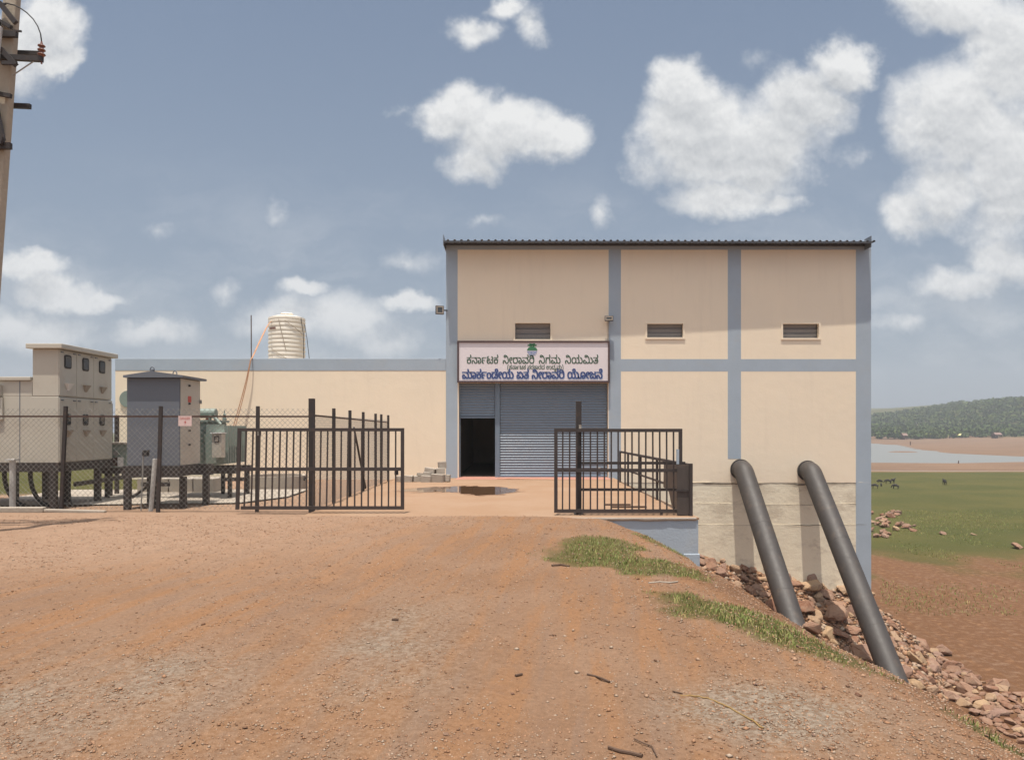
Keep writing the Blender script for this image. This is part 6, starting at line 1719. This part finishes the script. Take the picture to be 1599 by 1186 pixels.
# broken chips filling the heap between the stones
N = 60000
xx = 3.2 + 11.5 * rng.random(N)
yy = 9.5 + 15 * rng.random(N)
dd = np.array([1.0])
ok = (ground_z(xx, yy) > PLAIN + .08) & (yy < 23.9) & ((xx > 3.5) | (yy < 13)) & (rng.random(N) < .35 + 1.6 * fbm(xx * .6, yy * .6, 3, 95) + .35)
xy = np.stack([xx, yy], 1)[ok]
scatter('rubble_chips', xy, .035 + .12 * rng.random(len(xy)) ** 2.2, grit_m, 'small broken chips of stone covering the rubble bank', 'rubble')

# ------------------------------------------------------------------ grass
blade_m, t, b = new_mat('grass_blades')
at = t.n('ShaderNodeAttribute', attribute_name='tone')
rp = t.n('ShaderNodeValToRGB')
els = rp.color_ramp.elements
els[0].position, els[0].color = 0.0, (0.12, 0.165, 0.042, 1)
els[1].position, els[1].color = 1.0, (0.34, 0.27, 0.11, 1)
for ps, cl in ((.4, (0.175, 0.22, 0.06, 1)), (.7, (0.25, 0.255, 0.09, 1))):
    els.new(ps).color = cl
t.put(rp.inputs[0], at.outputs['Fac'])
t.put(b.inputs['Base Color'], rp.outputs[0])
b.inputs['Roughness'].default_value = .7
b.inputs['Specular IOR Level'].default_value = .25


def grass(name, xy, h, label, width=.004):
    n = len(xy)
    gz = ground_z(xy[:, 0], xy[:, 1])
    a = rng.random(n) * 6.283
    lean = (.25 + .75 * rng.random(n)) * h
    la = rng.random(n) * 6.283
    wx_, wy_ = np.cos(a) * width * (.6 + .8 * rng.random(n)), np.sin(a) * width * (.6 + .8 * rng.random(n))
    x, y = xy[:, 0], xy[:, 1]
    mx, my = x + .35 * lean * np.cos(la), y + .35 * lean * np.sin(la)
    tx, ty = x + lean * np.cos(la), y + lean * np.sin(la)
    z0 = gz - .01
    V = np.stack([np.stack([x - wx_, y - wy_, z0], 1), np.stack([x + wx_, y + wy_, z0], 1),
                  np.stack([mx - wx_ * .8, my - wy_ * .8, gz + .6 * h], 1), np.stack([mx + wx_ * .8, my + wy_ * .8, gz + .6 * h], 1),
                  np.stack([tx, ty, gz + .95 * h], 1)], 1).reshape(-1, 3)
    b5 = 5 * np.arange(n)[:, None]
    T = np.concatenate([b5 + np.array([[0, 1, 3]]), b5 + np.array([[0, 3, 2]]), b5 + np.array([[2, 3, 4]])], 1).reshape(-1, 3)
    o = np_mesh(name, V, T, blade_m)
    ca = o.data.color_attributes.new('tone', 'FLOAT_COLOR', 'POINT')
    tn = np.repeat(np.clip(rng.random(n) * .85 + .5 * (fbm(x * 1.3, y * 1.3, 3, 97) + .25), 0, 1), 5)
    ca.data.foreach_set('color', np.stack([tn, tn, tn, np.ones_like(tn)], 1).astype(np.float32).ravel())
    return tag(o, label, 'grass', kind='stuff')


N = 330000
xx = .1 + 3.9 * rng.random(N)
yy = 2.4 + 10.4 * rng.random(N)
gm_ = grass_mask(xx, yy)
near_ = np.clip(1.5 - yy * .08, .5, 1)
keep = rng.random(N) < np.clip(.35 + 3.2 * fbm(xx * 5.0, yy * 3.5, 3, 57) + .25, .05, 1) * np.clip(gm_ * 1.1 - .1, 0, 1) ** 1.9 * near_ * .46
xy = np.stack([xx, yy], 1)[keep]
hh = (.010 + .036 * rng.random(len(xy)) ** 2) * (.6 + .6 * np.clip(gm_[keep], 0, 1))
grass('grass', xy, hh, 'short green grass along the crest of the bank and below the blue wall', .0035)
N = 15000
yy = 30 + 40 * rng.random(N)
xx = yy * .5 + (yy * .22) * rng.random(N)
keep = (fbm(xx * .35, yy * .2, 3, 98) + .04 + .006 * (yy - 40) > .06 + .35 * rng.random(N))
xy = np.stack([xx, yy], 1)[keep]
grass('grass_tufts', xy, .04 + .10 * rng.random(len(xy)), 'thin grass tufts spreading over the red plain', .012)

# ------------------------------------------------------------------ sticks, rope and scraps on the track
def on_ground(pts, lift=.008):
    out = []
    for u, v in pts:
        p = hit(u, v)
        out.append(Vector((p.x, p.y, p.z + lift)))
    return out


for pts, r_, lb in (([(917, 1055), (930, 1058), (940, 1062), (952, 1066)], .007, 'dark crooked stick lying on the right of the track'),
                    ([(950, 1170), (968, 1175), (985, 1179), (1003, 1182)], .0095, 'thick dark stick at the bottom edge of the picture'),
                    ([(990, 1155), (1005, 1164), (1018, 1170), (1026, 1184)], .0035, 'thin forked twig near the bottom edge'),
                    ([(862, 884), (876, 883), (889, 885)], .014, 'dark flat twig on the dirt left of the grass'),
                    ([(612, 969), (622, 969.5)], .012, 'short dark chip of wood on the track'),
                    ([(805, 1056), (815, 1054)], .008, 'short dark twig in the middle of the track'),
                    ([(1050, 1082), (1066, 1086)], .004, 'thin twig at the end of the yellow rope')):
    tag(MB().tube(on_ground(pts), r_, 7).build('stick', M['stick']), lb, 'stick', 'sticks on the dirt track')
rope = []
raw = [(1062, 1087), (1085, 1088), (1105, 1091), (1122, 1098), (1140, 1107), (1160, 1118), (1176, 1128), (1192, 1138)]
for i in range(len(raw) - 1):
    for f in (0, .34, .67):
        rope.append((raw[i][0] + (raw[i + 1][0] - raw[i][0]) * f, raw[i][1] + (raw[i + 1][1] - raw[i][1]) * f + .6 * math.sin(i * 3 + f * 5)))
tag(MB().tube(on_ground(rope + [raw[-1]], .004), .005, 7).build('rope', M['rope'], smooth=True), 'yellow brown rope lying in the gravel at lower right', 'rope')
for pts, lb in (([(1013, 911), (1030, 909.5), (1046, 910.5), (1058, 909)], 'pale dusty plastic strip lying on the slope below the blue wall'), ):
    tag(MB().tube(on_ground(pts, .006), .009, 6).build('plastic_strip', M['conc']), lb, 'plastic strip')
tag(MB().tube([Vector((X_(u, 23.4 - k * .08), 23.4 - k * .08, .02)) for k, u in enumerate((776, 784, 800, 822, 850, 870))], .012, 6).build('cable', M['orange']), 'thin orange cable lying on the floor before the shutter', 'cable')
for u0, u1, v, lb in ((945, 985, 789, 'dark plank lying nearest on the platform behind the gate bars'), (955, 1010, 792.5, 'longer dark plank lying on the platform behind the gate bars')):
    Y = ZC * 1150 / (v - VH)
    tag(MB().box(X_(u0, Y), X_(u1, Y), Y, Y + .12, .003, .03).build('plank', M['stick']), lb, 'plank')

# ------------------------------------------------------------------ grazing animals on the plain
anim_m = mat('dark_hide', (0.035, 0.03, 0.028), .8, var=.3, bump=0)
def animal_mesh(grazing, lying=False):
    me = bpy.data.meshes.new('grazing_animal')
    lg = .18 if lying else .55
    P_ = [(0, 0, lg + .2), (.35, 0, lg + .23), (-.4, 0, lg + .21)]
    rad = [.23, .2, .2]
    E = [(0, 1), (0, 2)]
    if grazing: hd = [(.58, 0, lg + .15), (.72, 0, lg - .12), (.82, 0, lg - .38 if not lying else lg)]
    else: hd = [(.55, 0, lg + .42), (.68, 0, lg + .55), (.86, 0, lg + .48)]
    for i, p in enumerate(hd):
        P_.append(p); rad.append((.12, .09, .055)[i]); E.append((1 if i == 0 else len(P_) - 2, len(P_) - 1))
    for bx, s in ((1, 1), (1, -1), (2, 1), (2, -1)):
        x0 = P_[bx][0]
        if lying: legs = [(x0, s * .14, lg), (x0 + .2, s * .18, .06)]
        else: legs = [(x0 - (.02 if bx == 2 else 0), s * .13, lg - .02), (x0 + (-.06 if bx == 2 else .01), s * .12, lg * .48), (x0, s * .12, .02)]
        for i, p in enumerate(legs):
            P_.append(p); rad.append((.085, .05, .04)[i]); E.append((bx if i == 0 else len(P_) - 2, len(P_) - 1))
    P_.append((-.62, 0, lg + .15)); rad.append(.03); E.append((2, len(P_) - 1))
    P_.append((-.64, 0, lg - .15)); rad.append(.02); E.append((len(P_) - 2, len(P_) - 1))
    me.from_pydata(P_, E, [])
    o = bpy.data.objects.new('grazing_animal', me)
    COL.objects.link(o)
    sk = o.modifiers.new('skin', 'SKIN')
    for i, v in enumerate(me.skin_vertices[0].data):
        v.radius = (rad[i], rad[i])
        v.use_root = i == 0
    o.modifiers.new('sub', 'SUBSURF').levels = 1
    o.modifiers['sub'].render_levels = 1
    bpy.context.view_layer.update()
    m2 = bpy.data.meshes.new_from_object(o.evaluated_get(bpy.context.evaluated_depsgraph_get()))
    bpy.data.objects.remove(o)
    m2.materials.clear()
    m2.materials.append(anim_m)
    m2.polygons.foreach_set('use_smooth', [True] * len(m2.polygons))
    return m2


AM = {'g': animal_mesh(True), 's': animal_mesh(False), 'l': animal_mesh(True, True)}
for u, v, k, rz, sc_, lb in ((1373, 752.5, 'l', .1, .62, 'dark animal lying down farthest left on the green plain'),
                             (1366.5, 763, 'g', 2.6, .62, 'dark grazing animal half hidden by the house corner'),
                             (1376, 759.5, 's', 1.2, .42, 'smallest dark animal, a young one, near the house corner'),
                             (1386.5, 755, 'g', 2.9, .62, 'left animal of the close grazing pair'),
                             (1393.5, 754.5, 's', .2, .62, 'right animal of the close grazing pair'),
                             (1398.5, 763.5, 'g', 2.4, .62, 'nearest dark grazing animal, below the pair'),
                             (1475, 757, 's', 1.45, .70, 'lone dark animal standing end on in the middle of the grass')):
    p = hit(u, v)
    o = bpy.data.objects.new('grazing_animal', AM[k])
    COL.objects.link(o)
    o.location = p
    o.rotation_euler = (0, 0, rz)
    o.scale = (sc_ * 1.1,) * 3
    tag(o, lb, 'animal', 'dark animals grazing on the plain')

# ------------------------------------------------------------------ far shore: shelters, posts and the wood
def shelter(u, v, w, h, roofm, label):
    p = hit(u, v)
    k = p.y / 1150
    W_, H_ = w * k, h * k
    g = empty('shelter', p, label, 'shelter', 'shelters on the far shore')
    rfm = MB()
    x0, x1, y0, y1, z = p.x - W_ / 2, p.x + W_ / 2, p.y - 2, p.y + 2.5, p.z + H_ * .62
    rfm.add([(x0, y0, z), (x1, y0, z), (x1, (y0 + y1) / 2, z + H_ * .38), (x0, (y0 + y1) / 2, z + H_ * .38), (x1, y1, z), (x0, y1, z)], [(0, 1, 2, 3), (3, 2, 4, 5)])
    rfm.build('roof', roofm, g)
    for fx in (.05, .35, .65, .95):
        for y in (y0 + .2, y1 - .2):
            xx_ = x0 + (x1 - x0) * fx
            MB().box(xx_ - .12, xx_ + .12, y - .12, y + .12, p.z - .5, z).build('post', M['stick'], g)
    MB().box(x0 + .2, x1 - .2, y1 - .5, y1 - .3, p.z - .5, z).build('back_wall', M['stick'], g)
yel = mat('yellow_canopy', (0.70, 0.60, 0.26), .7, var=.1, bump=0)
shb = mat('brown_shed_roof', (0.22, 0.14, 0.115), .8, var=.15, bump=0)
shelter(1501, 683, 13, 6, yel, 'yellow roofed shelter on the far shore below the wood')
shelter(1557, 684, 11, 9, shb, 'brown roofed shed near the right end of the far shore')
shelter(1412, 686, 8, 10, shb, 'brown shed left of the post row on the far shore')
shelter(1427, 684, 12, 7, shb, 'low brown shed just left of the wooden post row')
for k in range(11):
    p = hit(1438 + k * 4.4 + random.uniform(-1, 1), 684)
    tag(MB().box(p.x - .3, p.x + .3, p.y - .3, p.y + .3, p.z - .5, p.z + random.uniform(1.6, 2.6)).build('wooden_post', M['stick']), 'dark wooden post in the row along the far shore', 'post', 'row of posts on the far shore')
for u, v, h, lb in ((1421.5, 694.5, 5.5, 'dark upright post at the water edge of the far shore'), (1496.5, 723.5, 5, 'thin upright stake on the near mud bank')):
    p = hit(u, v)
    k = p.y / 1150
    tag(MB().tube([(p.x, p.y, p.z - .3), (p.x + .05, p.y, p.z + h * k)], [.9 * k, .6 * k], 8).build('stake', M['stick']), lb, 'stake')

leaf_m, t, b = new_mat('wood_foliage')
at = t.n('ShaderNodeAttribute', attribute_name='tone')
rp = t.n('ShaderNodeValToRGB')
els = rp.color_ramp.elements
els[0].position, els[0].color = 0.0, (0.040, 0.066, 0.018, 1)
els[1].position, els[1].color = 1.0, (0.12, 0.145, 0.036, 1)
els.new(.5).color = (0.066, 0.10, 0.024, 1)
t.put(rp.inputs[0], at.outputs['Fac'])
t.put(b.inputs['Base Color'], rp.outputs[0])
b.inputs['Roughness'].default_value = .8
b.inputs['Specular IOR Level'].default_value = .1
NTREE = 2400
tx = 150 + 620 * rng.random(NTREE * 3)
ty = 480 + 420 * rng.random(NTREE * 3) ** 1.2
s_ = np.maximum(np.where(ty > 150, tx - np.interp(ty, SH_Y, SH_X), -1), ty - 440)
edge = ty > 505 + 30 * fbm(tx * .02, ty * 0 + 3, 3, 33)
fr_ok = (tx / ty > .40) & (tx / ty < .78) & edge
tx, ty = tx[fr_ok][:NTREE], ty[fr_ok][:NTREE]
nT = len(tx)
tz = ground_z(tx, ty)
hT = 2.6 + 4.2 * rng.random(nT) ** 1.6
rT_ = hT * (.45 + .35 * rng.random(nT))
K = 34
a = rng.random((nT, K)) * 6.283
el = np.arcsin(rng.random((nT, K)) * 1.7 - .7)
rr = .55 + .45 * rng.random((nT, K))
cx_ = tx[:, None] + rT_[:, None] * rr * np.cos(el) * np.cos(a)
cy_ = ty[:, None] + rT_[:, None] * rr * np.cos(el) * np.sin(a)
cz_ = tz[:, None] + hT[:, None] * (.55 + .42 * rr * np.sin(el))
ctr = np.stack([cx_, cy_, cz_], -1).reshape(-1, 3)
m_n = len(ctr)
sz = (.55 + .6 * rng.random(m_n))[:, None]
v1 = rng.normal(size=(m_n, 3)); v1 /= np.linalg.norm(v1, axis=1)[:, None]
v2 = np.cross(v1, rng.normal(size=(m_n, 3))); v2 /= np.linalg.norm(v2, axis=1)[:, None]
V = np.stack([ctr - v1 * sz - v2 * sz * .7, ctr + v1 * sz - v2 * sz * .6, ctr + v1 * sz * .8 + v2 * sz * .8, ctr - v1 * sz * .7 + v2 * sz], 1).reshape(-1, 3)
Q = (np.arange(m_n)[:, None] * 4 + np.arange(4)[None])
wood = np_mesh('wood', V, Q, leaf_m)
tn = np.repeat(np.clip(np.repeat(rng.random(nT), K) * .75 + .25 * rng.random(m_n), 0, 1), 4)
ca = wood.data.color_attributes.new('tone', 'FLOAT_COLOR', 'POINT')
ca.data.foreach_set('color', np.stack([tn, tn, tn, np.ones_like(tn)], 1).astype(np.float32).ravel())
tag(wood, 'green scrub wood covering the far hillside above the shore', 'wood', kind='stuff')

# ------------------------------------------------------------------ haze
hm = bpy.data.materials.new('haze')
hm.use_nodes = True
ht = NT(hm.node_tree)
hm.node_tree.nodes.clear()
ho = ht.n('ShaderNodeOutputMaterial')
pv = ht.n('ShaderNodeVolumePrincipled')
pv.inputs['Color'].default_value = (0.86, 0.90, 0.97, 1)
pv.inputs['Density'].default_value = 0.00042
hm.node_tree.links.new(pv.outputs[0], ho.inputs['Volume'])
hz_ = MB().box(-1450, 1450, -120, 1450, -8.5, 120)
hzo = hz_.build('haze', hm)
tag(hzo, 'thin pale haze fading the far hill', 'haze', kind='stuff')
